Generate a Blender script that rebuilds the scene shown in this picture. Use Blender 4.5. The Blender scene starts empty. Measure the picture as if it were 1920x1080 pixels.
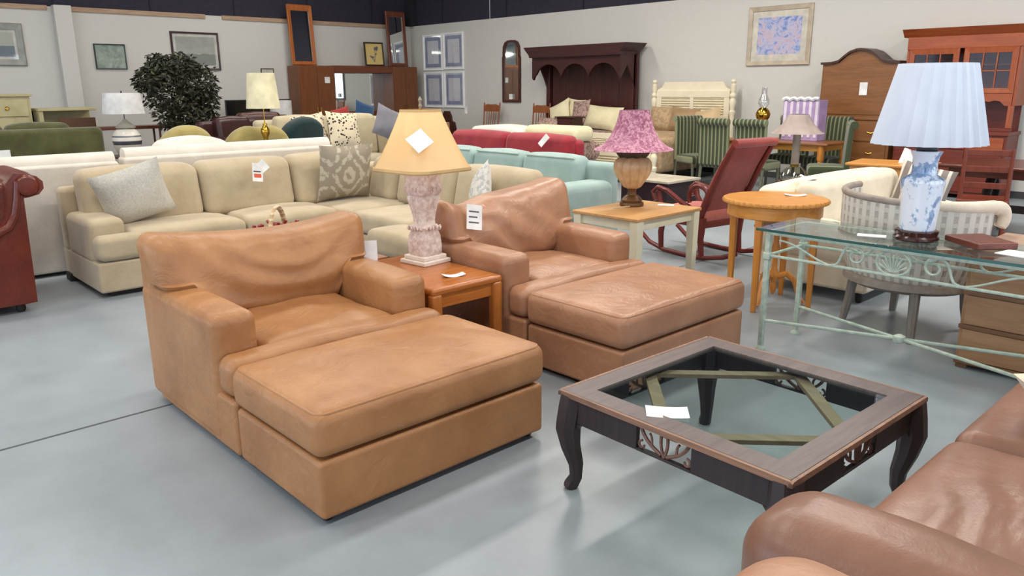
import bpy, math, random
from mathutils import Vector, Matrix, noise
from math import sin, cos, pi, radians as R
random.seed(7)
S = bpy.context.scene
COL = S.collection
# ------------------------------------------------------------------ camera
f, pitch, roll, yaw = 1445.7, 0.2560, -0.00609, R(47.09)
cp, sp, cr, sr = cos(pitch), sin(pitch), cos(roll), sin(roll)
fw = Vector((-sin(yaw), cos(yaw), 0)); rt = Vector((cos(yaw), sin(yaw), 0)); up = Vector((0, 0, 1))
F = cp*fw - sp*up; u0 = sp*fw + cp*up
RR = cr*rt + sr*u0; UU = -sr*rt + cr*u0
cam = bpy.data.cameras.new('camera'); co = bpy.data.objects.new('camera', cam); COL.objects.link(co)
m = Matrix((RR, UU, -F)).transposed().to_4x4(); m.translation = (0, 0, 1.6); co.matrix_world = m
cam.sensor_width = 36; cam.lens = f/1920*36; cam.clip_start = .05; cam.clip_end = 100
S.camera = co
# ------------------------------------------------------------------ world, lights, exposure
S.view_settings.view_transform = 'Standard'; S.view_settings.look = 'None'
S.view_settings.gamma = 1; S.view_settings.use_curve_mapping = False
S.view_settings.exposure = 0.34
W = bpy.data.worlds.new('world'); S.world = W; W.use_nodes = True
W.node_tree.nodes['Background'].inputs[0].default_value = (.62, .75, 1, 1)
W.node_tree.nodes['Background'].inputs[1].default_value = 1.2
def area(name, loc, rot, sx, sy, power, col):
    l = bpy.data.lights.new(name, 'AREA'); l.shape = 'RECTANGLE'; l.size = sx; l.size_y = sy
    l.energy = power; l.color = col
    o = bpy.data.objects.new(name, l); COL.objects.link(o); o.location = loc; o.rotation_euler = rot
    return o
LAMPS = [(x, y) for x in (-15, -11.2, -7.4, -3.6, .2) for y in (-2.4, 1.2, 4.8, 8.2)]
for i, (x, y) in enumerate(LAMPS):
    area('ceiling_lamp_light', (x, y, 5.15), (0, 0, 0), .5, 2.4, (62 if y < 8 else 140)*(.4 if x < -14 else .75 if x < -11 else 1), (1, .95, .86))
# daylight through the shop windows behind and to the right of the camera
for y in (-2.5, 1.5, 5.5, 9.5):
    area('window_daylight', (4.85, y, 1.75), (0, R(90), 0), 2.6, 3.0, 60, (.80, .89, 1))
for x in (-12, -8, -4, 0):
    area('window_daylight', (x, -5.35, 1.75), (R(90), 0, 0), 3.0, 2.6, 60, (.74, .86, 1))
# ------------------------------------------------------------------ materials
def lin(c):
    o = []
    for v in c[:3]:
        v /= 255
        o.append(v/12.92 if v <= .04045 else ((v+.055)/1.055)**2.4)
    return (*o, 1)
MC = {}
class NT:
    def __init__(s, name):
        s.m = bpy.data.materials.new(name); s.m.use_nodes = True
        s.t = s.m.node_tree; s.b = s.t.nodes['Principled BSDF']
    def n(s, typ, ins={}, **kw):
        n = s.t.nodes.new('ShaderNode'+typ)
        for k, v in kw.items(): setattr(n, k, v)
        for k, v in ins.items():
            if isinstance(v, bpy.types.NodeSocket): s.t.links.new(v, n.inputs[k])
            else: n.inputs[k].default_value = v
        return n
    def set(s, k, v):
        if isinstance(v, bpy.types.NodeSocket): s.t.links.new(v, s.b.inputs[k])
        else: s.b.inputs[k].default_value = v
    def co(s, sc=(1, 1, 1), rot=(0, 0, 0)):
        t = s.n('TexCoord')
        return s.n('Mapping', {'Vector': t.outputs['Object'], 'Scale': sc, 'Rotation': rot}).outputs[0]
    def noise(s, v, sc, det=3, rough=.5, dist=0):
        return s.n('TexNoise', {'Vector': v, 'Scale': sc, 'Detail': det, 'Roughness': rough, 'Distortion': dist}).outputs[0]
    def ramp(s, fac, *stops):
        r = s.n('ValToRGB', {'Fac': fac}); e = r.color_ramp.elements
        while len(e) < len(stops): e.new(.5)
        for el, (p, c) in zip(e, stops): el.position = p; el.color = c
        return r.outputs[0]
    def mix(s, fac, a, b):
        n = s.n('Mix', data_type='RGBA')
        for i, v in ((0, fac), (6, a), (7, b)):
            if isinstance(v, bpy.types.NodeSocket): s.t.links.new(v, n.inputs[i])
            else: n.inputs[i].default_value = v
        return n.outputs[2]
    def math(s, op, a, b=0.0):
        n = s.n('Math', operation=op)
        for i, v in ((0, a), (1, b)):
            if isinstance(v, bpy.types.NodeSocket): s.t.links.new(v, n.inputs[i])
            else: n.inputs[i].default_value = v
        return n.outputs[0]
    def bump(s, h, st=.3, d=.01, nrm=None):
        i = {'Height': h, 'Strength': st, 'Distance': d}
        if nrm: i['Normal'] = nrm
        return s.n('Bump', i).outputs[0]
def sh(c, k): return tuple(min(255, v*k) for v in c)
def M(name, c, r=.6, kind='plain', c2=None, s=1., metal=0., b=.2, axis=0):
    if name in MC: return MC[name]
    q = NT(name); c2 = c2 or sh(c, .86)
    q.set('Roughness', r); q.set('Metallic', metal)
    if kind == 'plain':
        v = q.co(); q.set('Base Color', q.ramp(q.noise(v, 6*s), (.3, lin(c2)), (.7, lin(c))))
        if b: q.set('Normal', q.bump(q.noise(v, 40*s), b*.5, .004))
    elif kind == 'fabric':
        v = q.co(); n1 = q.noise(v, 5*s, 4); n2 = q.noise(v, 160*s, 2)
        q.set('Base Color', q.ramp(q.math('ADD', q.math('MULTIPLY', n1, .6), q.math('MULTIPLY', n2, .4)), (.36, lin(c2)), (.62, lin(c))))
        q.set('Normal', q.bump(n2, b, .004, q.bump(q.noise(v, 7*s, 3), .35, .02)))
        q.set('Sheen Weight', .25); q.set('Specular IOR Level', .25)
    elif kind == 'leather':
        v = q.co(); n1 = q.noise(v, 3*s, 5, .6)
        q.set('Base Color', q.ramp(n1, (.3, lin(c2)), (.68, lin(c))))
        g = q.n('TexVoronoi', {'Vector': v, 'Scale': 170*s}).outputs[0]
        w = q.noise(v, 7*s, 5, .6, 1.2)
        q.set('Normal', q.bump(g, .10, .003, q.bump(w, b, .03)))
        q.set('Specular IOR Level', .45)
    elif kind == 'wood':
        sc = [14*s, 14*s, 14*s]; sc[axis] = 1.2*s
        v = q.co(tuple(sc)); n1 = q.noise(v, 1.6, 5, .6, .7); n2 = q.noise(v, 9, 2)
        q.set('Base Color', q.ramp(q.math('ADD', q.math('MULTIPLY', n1, .7), q.math('MULTIPLY', n2, .3)), (.32, lin(c2)), (.66, lin(c))))
        q.set('Normal', q.bump(n2, b*.4, .003))
    elif kind == 'stripe':
        v = q.co(); x = q.n('SeparateXYZ', {'Vector': v}).outputs[axis]
        w = q.math('SINE', q.math('MULTIPLY', x, 2*pi*s))
        q.set('Base Color', q.ramp(w, (.3, lin(c2)), (.62, lin(c)))); q.set('Normal', q.bump(w, b, .01))
        q.set('Sheen Weight', .3); q.set('Specular IOR Level', .25)
    elif kind == 'blotch':
        v = q.co(); n1 = q.noise(v, 9*s, 3, .55, .6)
        q.set('Base Color', q.ramp(n1, (.44, lin(c2)), (.53, lin(c))))
        if b: q.set('Normal', q.bump(n1, b, .01))
    MC[name] = q.m; return q.m
def glass(name, tint=(1, 1, 1), rough=0.0, mixf=.05, fac=.75):
    if name in MC: return MC[name]
    q = NT(name); o = q.t.nodes['Material Output']
    tr = q.n('BsdfTransparent', {'Color': (*tint, 1)}); gl = q.n('BsdfGlossy', {'Roughness': rough})
    fr = q.n('LayerWeight', {'Blend': .5})
    k = q.math('ADD', q.math('MULTIPLY', q.math('POWER', fr.outputs['Facing'], 4), fac), mixf)
    mx = q.n('MixShader', {0: k, 1: tr.outputs[0], 2: gl.outputs[0]})
    q.t.links.new(mx.outputs[0], o.inputs[0]); MC[name] = q.m; return q.m
def mirror(name='mirror_glass'):
    if name in MC: return MC[name]
    q = NT(name); v = q.co()
    q.set('Base Color', q.ramp(q.noise(v, 1), (0, (.74, .78, .76, 1)), (1, (.8, .83, .81, 1)))); q.set('Metallic', 1); q.set('Roughness', .03)
    MC[name] = q.m; return q.m
# ------------------------------------------------------------------ geometry
class G:
    def __init__(s): s.v = []; s.f = []; s.m = None
    def at(s, loc=(0, 0, 0), rz=0, rx=0, ry=0):
        s.m = Matrix.Translation(loc) @ Matrix.Rotation(rz, 4, 'Z') @ Matrix.Rotation(ry, 4, 'Y') @ Matrix.Rotation(rx, 4, 'X'); return s
    def add(s, vs, fs):
        o = len(s.v)
        s.v += [tuple(s.m @ Vector(p)) for p in vs] if s.m else [tuple(p) for p in vs]
        s.f += [tuple(i+o for i in q) for q in fs]; return s
    # rounded box spanning two corners; n extra cuts per axis, fn(x,y,z,u,v,w) reshapes it
    def box(s, a, b, r=.0, seg=2, n=1, fn=None):
        lo = [min(a[i], b[i]) for i in range(3)]; hi = [max(a[i], b[i]) for i in range(3)]
        c = [(lo[i]+hi[i])/2 for i in range(3)]; h = [(hi[i]-lo[i])/2 for i in range(3)]
        r = min(r, *(x*.999 for x in h)); n = n if isinstance(n, (tuple, list)) else (n, n, n)
        ax = []
        for i in range(3):
            if r > 0:
                arc = [h[i]-r+r*math.tan(pi/4*k/seg) for k in range(seg+1)]
                mid = [-(h[i]-r)+2*(h[i]-r)*k/n[i] for k in range(1, n[i])]
                ax.append([-t for t in reversed(arc)]+mid+arc)
            else: ax.append([-h[i]+2*h[i]*k/n[i] for k in range(n[i]+1)])
        idx = {}; vs = []; fs = []
        def V(i, j, k):
            if (i, j, k) in idx: return idx[(i, j, k)]
            p = [ax[0][i], ax[1][j], ax[2][k]]
            if r > 0:
                inn = [max(-(h[t]-r), min(h[t]-r, p[t])) for t in range(3)]
                d = Vector([p[t]-inn[t] for t in range(3)])
                if d.length > 1e-9: d = d.normalized()*r
                p = [inn[t]+d[t] for t in range(3)]
            u = [p[t]/h[t] if h[t] else 0 for t in range(3)]
            q = (p[0]+c[0], p[1]+c[1], p[2]+c[2])
            if fn: q = fn(*q, *u)
            vs.append(q); idx[(i, j, k)] = len(vs)-1; return idx[(i, j, k)]
        L = [len(x)-1 for x in ax]
        for i in range(L[0]):
            for j in range(L[1]):
                fs.append((V(i, j, 0), V(i, j+1, 0), V(i+1, j+1, 0), V(i+1, j, 0)))
                fs.append((V(i, j, L[2]), V(i+1, j, L[2]), V(i+1, j+1, L[2]), V(i, j+1, L[2])))
        for i in range(L[0]):
            for k in range(L[2]):
                fs.append((V(i, 0, k), V(i+1, 0, k), V(i+1, 0, k+1), V(i, 0, k+1)))
                fs.append((V(i, L[1], k), V(i, L[1], k+1), V(i+1, L[1], k+1), V(i+1, L[1], k)))
        for j in range(L[1]):
            for k in range(L[2]):
                fs.append((V(0, j, k), V(0, j, k+1), V(0, j+1, k+1), V(0, j+1, k)))
                fs.append((V(L[0], j, k), V(L[0], j+1, k), V(L[0], j+1, k+1), V(L[0], j, k+1)))
        return s.add(vs, fs)
    def bx(s, x0, x1, y0, y1, z0, z1, r=.004, **k): return s.box((x0, y0, z0), (x1, y1, z1), r, **k)
    def lathe(s, prof, segs=20, mod=None, cx=0, cy=0, cap=True):
        vs = []; fs = []
        for (r, z) in prof:
            for k in range(segs):
                a = 2*pi*k/segs; q = r*(mod(a, z) if mod else 1)
                vs.append((cx+q*cos(a), cy+q*sin(a), z))
        for i in range(len(prof)-1):
            for k in range(segs):
                a, b = i*segs+k, i*segs+(k+1) % segs; fs.append((a, b, b+segs, a+segs))
        if cap:
            fs.append(tuple(range(segs))[::-1]); fs.append(tuple(range((len(prof)-1)*segs, len(prof)*segs)))
        return s.add(vs, fs)
    def tube(s, pts, r, segs=8, closed=False, flat=1.0):
        P = [Vector(p) for p in pts]; n = len(P); rad = r if isinstance(r, (list, tuple)) else [r]*n
        vs = []; fs = []; ref = None
        for i, p in enumerate(P):
            a = P[(i-1) % n] if (closed or i > 0) else p; b = P[(i+1) % n] if (closed or i < n-1) else p
            t = (b-a).normalized()
            if ref is None: ref = t.orthogonal().normalized() if abs(t.z) > .9 else Vector((0, 0, 1))
            x = (ref-t*ref.dot(t))
            x = x.normalized() if x.length > 1e-6 else t.orthogonal().normalized()
            ref = x; y = t.cross(x)
            for k in range(segs):
                q = 2*pi*k/segs+pi/segs; vs.append(p+(x*cos(q)*flat+y*sin(q))*rad[i])
        for i in range(n if closed else n-1):
            for k in range(segs):
                a, b = i*segs+k, i*segs+(k+1) % segs; c, d = ((i+1) % n)*segs+k, ((i+1) % n)*segs+(k+1) % segs
                fs.append((a, b, d, c))
        if not closed: fs.append(tuple(range(segs))[::-1]); fs.append(tuple(range((n-1)*segs, n*segs)))
        return s.add(vs, fs)
    # 2-D outline in the plane of the two other axes, thickened along one axis
    def prism(s, pts, axis, d0, d1):
        n = len(pts); vs = []
        for d in (d0, d1):
            for (p, q) in pts: vs.append({'x': (d, p, q), 'y': (p, d, q), 'z': (p, q, d)}[axis])
        fs = [tuple(range(n))[::-1], tuple(range(n, 2*n))]+[(k, (k+1) % n, n+(k+1) % n, n+k) for k in range(n)]
        return s.add(vs, fs)
    # throw pillow, standing in the XZ plane with its middle at the origin
    def pillow(s, w, h, t, n=12, pin=.07, seed=0):
        vs = []; fs = []; N = n+1
        def half(sg):
            o = len(vs)
            for i in range(N):
                for j in range(N):
                    u, v = -1+2*i/n, -1+2*j/n
                    e = max(0, (1-abs(u)**2.6)*(1-abs(v)**2.6))**.55
                    nz = noise.noise(Vector((u*1.6+seed, v*1.6, sg*.4)))*.12
                    vs.append((w/2*u*(1-pin*(1-v*v)), sg*t/2*e*(1+nz), h/2*v*(1-pin*(1-u*u))))
            return o
        a = half(-1); b = half(1)
        for i in range(n):
            for j in range(n):
                q = [i*N+j, (i+1)*N+j, (i+1)*N+j+1, i*N+j+1]
                fs.append(tuple(a+t_ for t_ in q)); fs.append(tuple(b+t_ for t_ in reversed(q)))
        return s.add(vs, fs)
    def o(s, name, mat, parent=None, smooth=True, ang=38):
        me = bpy.data.meshes.new(name); me.from_pydata(s.v, [], s.f)
        import bmesh
        bm = bmesh.new(); bm.from_mesh(me); bmesh.ops.remove_doubles(bm, verts=bm.verts, dist=1e-5)
        bmesh.ops.recalc_face_normals(bm, faces=bm.faces)
        for fc in bm.faces: fc.smooth = smooth
        for e in bm.edges: e.smooth = not (smooth and e.is_manifold and len(e.link_faces) == 2 and e.calc_face_angle(0) > R(ang))
        bm.to_mesh(me); bm.free()
        me.materials.append(mat); ob = bpy.data.objects.new(name, me); COL.objects.link(ob)
        if smooth: wn = ob.modifiers.new('weighted_normals', 'WEIGHTED_NORMAL'); wn.keep_sharp = True
        if parent: ob.parent = parent
        return ob
def thing(name, label, cat, loc=(0, 0, 0), rz=0, group=None):
    o = bpy.data.objects.new(name, None); COL.objects.link(o); o.empty_display_size = .1
    o.location = loc; o.rotation_euler = (0, 0, rz); o['label'] = label; o['category'] = cat
    if group: o['group'] = group
    return o
def tag(o, label, cat, group=None, loc=None, rot=None):
    o['label'] = label; o['category'] = cat
    if group: o['group'] = group
    if loc: o.location = loc
    if rot: o.rotation_euler = rot
    return o
def struct(o): o['kind'] = 'structure'; return o
def lab(o, l): o['label'] = l; return o
def copy_tree(o, loc=None, rz=None, label=None, parent=None):
    c = o.copy(); COL.objects.link(c)
    if parent: c.parent = parent
    if loc is not None: c.location = loc
    if rz is not None: c.rotation_euler = (0, 0, rz)
    if label: c['label'] = label
    for ch in list(o.children): copy_tree(ch, parent=c)
    return c
def nz(x, y, z): return noise.noise(Vector((x, y, z)))
def bez(p0, p1, p2, p3, n=10):
    p0, p1, p2, p3 = map(Vector, (p0, p1, p2, p3)); o = []
    for i in range(n+1):
        t = i/n; o.append(p0*(1-t)**3+p1*3*t*(1-t)**2+p2*3*t*t*(1-t)+p3*t**3)
    return o
def spiral(c, r0, r1, a0, a1, n=24, plane='xz'):
    o = []
    for i in range(n+1):
        t = i/n; r = r0+(r1-r0)*t; a = a0+(a1-a0)*t; p, q = r*cos(a), r*sin(a)
        o.append({'xz': (c[0]+p, c[1], c[2]+q), 'yz': (c[0], c[1]+p, c[2]+q), 'xy': (c[0]+p, c[1]+q, c[2])}[plane])
    return o
def crown(a, ex=2, side=1):
    def fn(x, y, z, u, v, w):
        k = max(0, (1-abs(u)**ex))*max(0, (1-abs(v)**ex))
        return (x, y, z+(a*k if w > 0 else 0)*max(w, 0))
    return fn
# ------------------------------------------------------------------ shared materials
paint = M('wall_paint', (206, 203, 197), .85, 'plain', (204, 201, 195), 2, b=0)
navy = M('upper_wall_navy', (50, 46, 60), .9, 'plain', (42, 39, 52), 1.5)
white_card = M('price_card', (244, 243, 240), .7, b=0)
ink = M('printed_ink', (90, 92, 100), .8, b=0)
iron_black = M('black_plastic', (24, 23, 25), .45)
brass = M('brass', (196, 150, 62), .25, metal=1, b=.05)
dark_foot = M('dark_foot', (32, 26, 24), .6)
oak = M('golden_oak', (208, 148, 72), .35, 'wood', (180, 116, 48))
honey = M('honey_wood', (184, 112, 52), .2, 'wood', (156, 84, 32), axis=1)
# ------------------------------------------------------------------ setting
XL, YB = -17.7, 12.8
def slab(name, a, b, mt): return struct(G().box(a, b).o(name, mt, smooth=False))
q = NT('polished_concrete'); v = q.co()
n1 = q.noise(v, .9, 6, .6); n2 = q.noise(v, 22, 4)
q.set('Base Color', q.mix(q.math('MULTIPLY', n2, .25), q.ramp(n1, (.3, lin((130, 138, 145))), (.7, lin((156, 165, 172)))), lin((120, 126, 132))))
q.set('Roughness', q.math('ADD', q.math('MULTIPLY', n1, .25), .22)); q.set('Normal', q.bump(n2, .05, .004)); q.set('Specular IOR Level', .4)
fl = slab('floor', (XL-.3, -5.6, -.2), (5.2, YB+.3, 0), q.m)
crackm = M('floor_joint', (84, 88, 92), .9, b=0)
for (x0, y0, x1, y1) in ((-3.97, -5.5, -3.96, 12.7), (-9.9, -5.5, -9.89, 12.7), (-17, -2.6, 5, -2.59), (-17, 8.55, 5, 8.56)):
    G().bx(x0-.004, x1+.004, y0-.004, y1+.004, -.01, .0006, 0).o('expansion_joint', crackm, fl, False)
slab('ceiling', (XL-.3, -5.6, 6), (5.2, YB+.3, 6.2), M('ceiling_deck', (120, 118, 122), .9))
housing = M('lamp_housing', (225, 225, 222), .5)
for (x, y) in LAMPS:
    g = G().bx(x-.3, x+.3, y-1.25, y+1.25, 5.17, 5.25, .01); g.tube([(x, y-.9, 5.25), (x, y-.9, 6)], .01, 6); g.tube([(x, y+.9, 5.25), (x, y+.9, 6)], .01, 6)
    g.o('ceiling_lamp', housing, bpy.data.objects['ceiling'])
H = 3.15
slab('wall_left', (XL-.2, -5.6, 0), (XL, YB+.2, H), paint)
slab('wall_right', (XL, YB, 0), (5.2, YB+.2, H), paint)
uw = slab('wall_left_upper', (XL-.3, -5.6, H), (XL-.08, YB+.3, 6), navy)
uw2 = slab('wall_right_upper', (XL-.08, YB+.08, H), (5.2, YB+.3, 6), navy)
for k in range(9):   # insulation seams
    y = -3+k*1.83; G().bx(XL-.085, XL-.065, y, y+.03, H, 6, 0).o('seam', M('navy_seam', (36, 33, 44), .9), uw, False)
    x = -16.4+k*2.4; G().bx(x, x+.03, YB+.065, YB+.085, H, 6, 0).o('seam', MC['navy_seam'], uw2, False)
G().bx(XL-.09, XL+.22, YB-.12, YB+.1, H, 6, .01).o('corner_post', MC['navy_seam'], uw2)
struct(G().tube([(-14.55, YB+.06, H), (-14.55, YB+.06, 6)], .012, 6).o('trim_5', M('pale_wire', (190, 188, 190), .6)))
plate = M('raw_timber', (186, 162, 136), .8, 'wood', (158, 122, 98), axis=1)
for k, (a, b) in enumerate(((-5.5, 4.2), (4.62, 7.28), (7.66, 12.6))):
    struct(G().bx(XL-.04, XL+.03, a, b, H-.075, H+.015, .004).o('trim_%d' % (k+1), plate))
struct(G().bx(XL, YB-.03, YB-.03, YB, H-.012, H+.01, 0).o('trim_4', plate)) if False else None
struct(G().bx(XL, XL+.2, 4.27, 4.58, 0, H+.02, .01).o('wall_left_column', paint))
struct(G().bx(XL, XL+.012, -5.5, YB, 0, .1, .002).o('baseboard_left', M('vinyl_base', (70, 68, 72), .6)))
struct(G().bx(XL, 5, YB-.012, YB, 0, .1, .002).o('baseboard_right', MC['vinyl_base']))
# shop-window walls behind the camera: piers, sills and panes
pane = glass('window_pane', (.95, .98, 1))
fr = M('window_frame_metal', (70, 72, 76), .4, metal=.6)
g = G(); g.bx(5, 5.2, -5.6, YB+.3, 0, .45, 0); g.bx(5, 5.2, -5.6, YB+.3, 3.05, 6, 0)
for y in (-5.6, -4.25, -.75, 3.25, 7.25, 11.25): g.bx(5, 5.2, y, y+(.5 if y > -4.5 and y < 11 else (1.35 if y < -5 else 1.8)), .45, 3.05, 0)
struct(g.o('wall_front', paint, smooth=False))
for k, y in enumerate((-3.75, -.25, 3.75, 7.75)):
    w = struct(G().bx(5.05, 5.15, y, y+3.5 if k else y+3, .45, .5, 0).bx(5.05, 5.15, y+1.5, y+1.56, .45, 3.05, 0).o('window_%d' % (k+1), fr, smooth=False))
    G().bx(5.09, 5.1, y, y+3.5 if k else y+3, .45, 3.05, 0).o('pane', pane, w, False)
g = G(); g.bx(XL-.2, 5.2, -5.8, -5.6, 0, .45, 0); g.bx(XL-.2, 5.2, -5.8, -5.6, 3.05, 6, 0)
for a, b in ((XL-.2, -13.7), (-10.3, -9.7), (-6.3, -5.7), (-2.3, -1.7), (1.7, 5.2)): g.bx(a, b, -5.8, -5.6, .45, 3.05, 0)
struct(g.o('wall_rear', paint, smooth=False))
for k, x in enumerate((-13.7, -9.7, -5.7, -1.7)):
    w = struct(G().bx(x, x+3.4, -5.75, -5.65, .45, .5, 0).bx(x+1.67, x+1.73, -5.75, -5.65, .45, 3.05, 0).o('window_%d' % (k+5), fr, smooth=False))
    G().bx(x, x+3.4, -5.71, -5.7, .45, 3.05, 0).o('pane', pane, w, False)
# ------------------------------------------------------------------ helpers for furniture
def card(name, label, loc, rot, w, h, lines=2, mt=None, bend=0, roll=0):
    fn = (lambda x, y, z, u, v, t: (x*cos(roll)-y*sin(roll), x*sin(roll)+y*cos(roll), z+bend*(u*u)))
    o = G().box((-w/2, -h/2, 0), (w/2, h/2, .0022), 0, n=(6, 1, 1), fn=fn).o(name, mt or white_card, None, False)
    tag(o, label, 'price tag', None, loc, rot)
    if lines:
        g = G()
        for i in range(lines): g.box((-w*.36, h*(.22-.22*i)-h*.03, .0023), (w*(.3-.1*(i % 2)), h*(.22-.22*i)+h*.03, .0028), 0, n=(6, 1, 1), fn=fn)
        g.o('print', ink, o, False)
    return o
def wrinkle(a, sc, seed=0.):
    return lambda x, y, z: a*(nz(x*sc+seed, y*sc, z*sc)+.5*nz(x*sc*2.3, y*sc*2.3+seed, z*sc*2.3))
# ------------------------------------------------------------------ leather chair-and-a-half with ottoman
lth1 = M('caramel_leather', (174, 124, 80), .40, 'leather', (150, 101, 61), b=.3)
lth2 = M('rosy_tan_leather', (172, 126, 95), .38, 'leather', (150, 104, 76), b=.3)
def leather_chair(loc, mt, label, variant):
    t = thing('leather_armchair', label, 'armchair', loc)
    W2, D2 = .585, .535
    g = G().bx(-.42, D2, -W2+.004, W2-.004, .025, .285, .022, seg=3); g.o('base', mt, t)
    G().bx(-D2, -.37, -W2+.008, W2-.008, .03, .755, .05, seg=3, n=6).o('back_frame', mt, t)
    for sgn in (-1, 1):
        y0, y1 = (-W2, -W2+.215) if sgn < 0 else (W2-.215, W2)
        def af(x, y, z, u, v, w):
            k = .012*(1-u*u)*(1-v*v) if w > .5 else 0
            return (x, y+sgn*.01*(1-u*u)*max(0, w), z+k+.004*nz(x*6, y*6+variant, z*5))
        G().bx(-.531, .385, y0, y1, .026, .635, .05, seg=3, n=8, fn=af).o('arm', mt, t)
    wk = wrinkle(.012, 5, variant*3.1)
    # T-shaped seat cushion
    def sf(x, y, z, u, v, w):
        n = abs(y) > .365
        if n and x < .395: y = math.copysign(.365+(abs(y)-.365)*.0, y)
        z += (.03*(1-u*u)*(1-v*v)+wk(x, y, z))*max(w, 0)
        if u > .8: z -= .012*(u-.8)*5*max(0, w)
        return (x, y, z)
    gs = G().box((-.34, -.365, .287), (.44, .365, .468), .05, seg=3, n=(14, 14, 3), fn=lambda x, y, z, u, v, w: (x, y, z+(.028*(1-u**4)*(1-v*v)+wk(x, y, z))*max(w, 0)))
    gs.o('seat_cushion', mt, t)
    gl = G().box((.375, -W2, .287), (D2, W2, .465), .055, seg=4, n=(4, 20, 3), fn=lambda x, y, z, u, v, w: (x, y, z+(.01*(1-v*v)+wk(x, y, z)*.7)*max(w, 0)))
    gl.o('seat_front', mt, t)
    if variant == 1:   # slumped cushion with swag folds
        def bf(x, y, z, u, v, w):
            r = math.hypot((y-.10), (z-1.0)*1.25)
            fold = .0075*sin(r*38+1.5*nz(y*3, z*3, 0))*max(0, min(1, (r-.22)*5))*max(0, 1-abs(v)**3)
            zz = z - .045*(1-v*v)*max(0, w) + .02*max(0, w)*(-v) + .03*max(0, v)**3*max(0, w)
            xx = x + .16*(.5-w*.5)*0 - .09*(w*.5+.5) + (.05*(1-v*v)*(1-w*w)+fold+.012*nz(y*7, z*7, 3))*max(0, u)
            if abs(v) > .62 and w < 0: zz += .17*min(1, (abs(v)-.62)/.12)*min(1, -w*1.3)
            return (xx, y*(1+.03*w), zz)
        G().box((-.40, -.60, .44), (-.14, .60, .90), .085, seg=4, n=(4, 34, 22), fn=bf).o('back_cushion', mt, t)
    else:              # lopsided cushion, pinched in the middle of its top edge
        def bf(x, y, z, u, v, w):
            top = max(0, w)
            dip = .075*math.exp(-((v+.52)/.30)**2)+.03*(1-abs(v))-.045*max(0, v)**2
            zz = z-dip*top
            cr = .012*sin((y*.8+z)*30+2*nz(y*4, z*4, 1))*math.exp(-((v+.15)/.5)**2)
            xx = x-.10*(w*.5+.5)+(.05*(1-v*v)*(1-w*w)+cr+.012*nz(y*6, z*6, 8))*max(0, u)
            if v < -.6: xx += .05*min(1, (-v-.6)/.3)*max(0, u)
            if abs(v) > .62 and w < 0: zz += .17*min(1, (abs(v)-.62)/.12)*min(1, -w*1.3)
            return (xx, y*(1-.04*max(0, -w)), zz)
        G().box((-.40, -.60, .44), (-.13, .62, .92), .085, seg=4, n=(4, 34, 22), fn=bf).o('back_cushion', mt, t)
    return t
def leather_ottoman(loc, mt, label, seed):
    t = thing('leather_ottoman', label, 'ottoman', loc); wk = wrinkle(.010, 5.5, seed)
    G().bx(-.355, .355, -.58, .58, .03, .268, .02, seg=3).o('base', mt, t)
    def cf(x, y, z, u, v, w):
        z += (.022*(1-u*u)*(1-v*v)+wk(x, y, z)*(1-u**6)*(1-v**6))*max(0, w)
        return (x+.004*u*(1-w*w), y+.008*v*(1-w*w), z)
    G().box((-.362, -.587, .272), (.362, .587, .462), .052, seg=4, n=(14, 20, 3), fn=cf).o('cushion', mt, t)
    a_, b_ = .345, .57; rr = .04; pth = []
    for cx_, cy_, s0 in ((a_-rr, b_-rr, 0), (-a_+rr, b_-rr, 1), (-a_+rr, -b_+rr, 2), (a_-rr, -b_+rr, 3)):
        pth += [(cx_+rr*cos((s0+k/4)*pi/2), cy_+rr*sin((s0+k/4)*pi/2), .4485) for k in range(5)]
    G().tube(pth, .0055, 6, closed=True).o('seam', mt, t)
    for sx in (-1, 1):
        for sy in (-1, 1):
            G().lathe([(.018, 0), (.026, .01), (.026, .04)], 12, cx=.29*sx, cy=.53*sy).o('foot', dark_foot, t)
    return t
leather_chair((-3.615, 1.805, 0), lth1, 'wide caramel leather armchair with slumped back cushion, nearest the camera at left', 1)
leather_ottoman((-2.71, 1.805, 0), lth1, 'wide caramel leather ottoman pushed against the nearer leather armchair', 2.2)
leather_chair((-3.615, 3.545, 0), lth2, 'wide tan leather armchair with a price card on its back cushion, beside the coffee table', 2)
leather_ottoman((-2.71, 3.545, 0), lth2, 'wide tan leather ottoman of the farther leather armchair, behind the coffee table', 5.7)
# ------------------------------------------------------------------ end table between the chairs
t = thing('end_table', 'glossy honey wood end table between the two leather armchairs', 'table', (-3.66, 2.675, 0))
G().bx(-.43, .43, -.255, .255, .495, .54, .018, seg=3).o('tabletop', honey, t)
for sy in (-1, 1): G().bx(-.36, .36, sy*.225-.012, sy*.225+.012, .42, .5, .004).o('apron', honey, t)
for sx in (-1, 1): G().bx(sx*.395-.012, sx*.395+.012, -.2, .2, .42, .5, .004).o('apron', honey, t)
hl = M('honey_leg', (188, 116, 54), .2, 'wood', (160, 88, 34), axis=2)
for sx in (-1, 1):
    for sy in (-1, 1):
        G().bx(sx*.41-.035*(1 if sx > 0 else 1), sx*.41+.02*(1 if sx > 0 else 1) if sx > 0 else sx*.41+.035, sy*.22-.035, sy*.22+.035, 0, .505, .016, seg=3).o('leg', hl, t)
G().bx(-.39, .39, -.21, .21, .1, .12, .004).o('shelf', honey, t)
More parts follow.
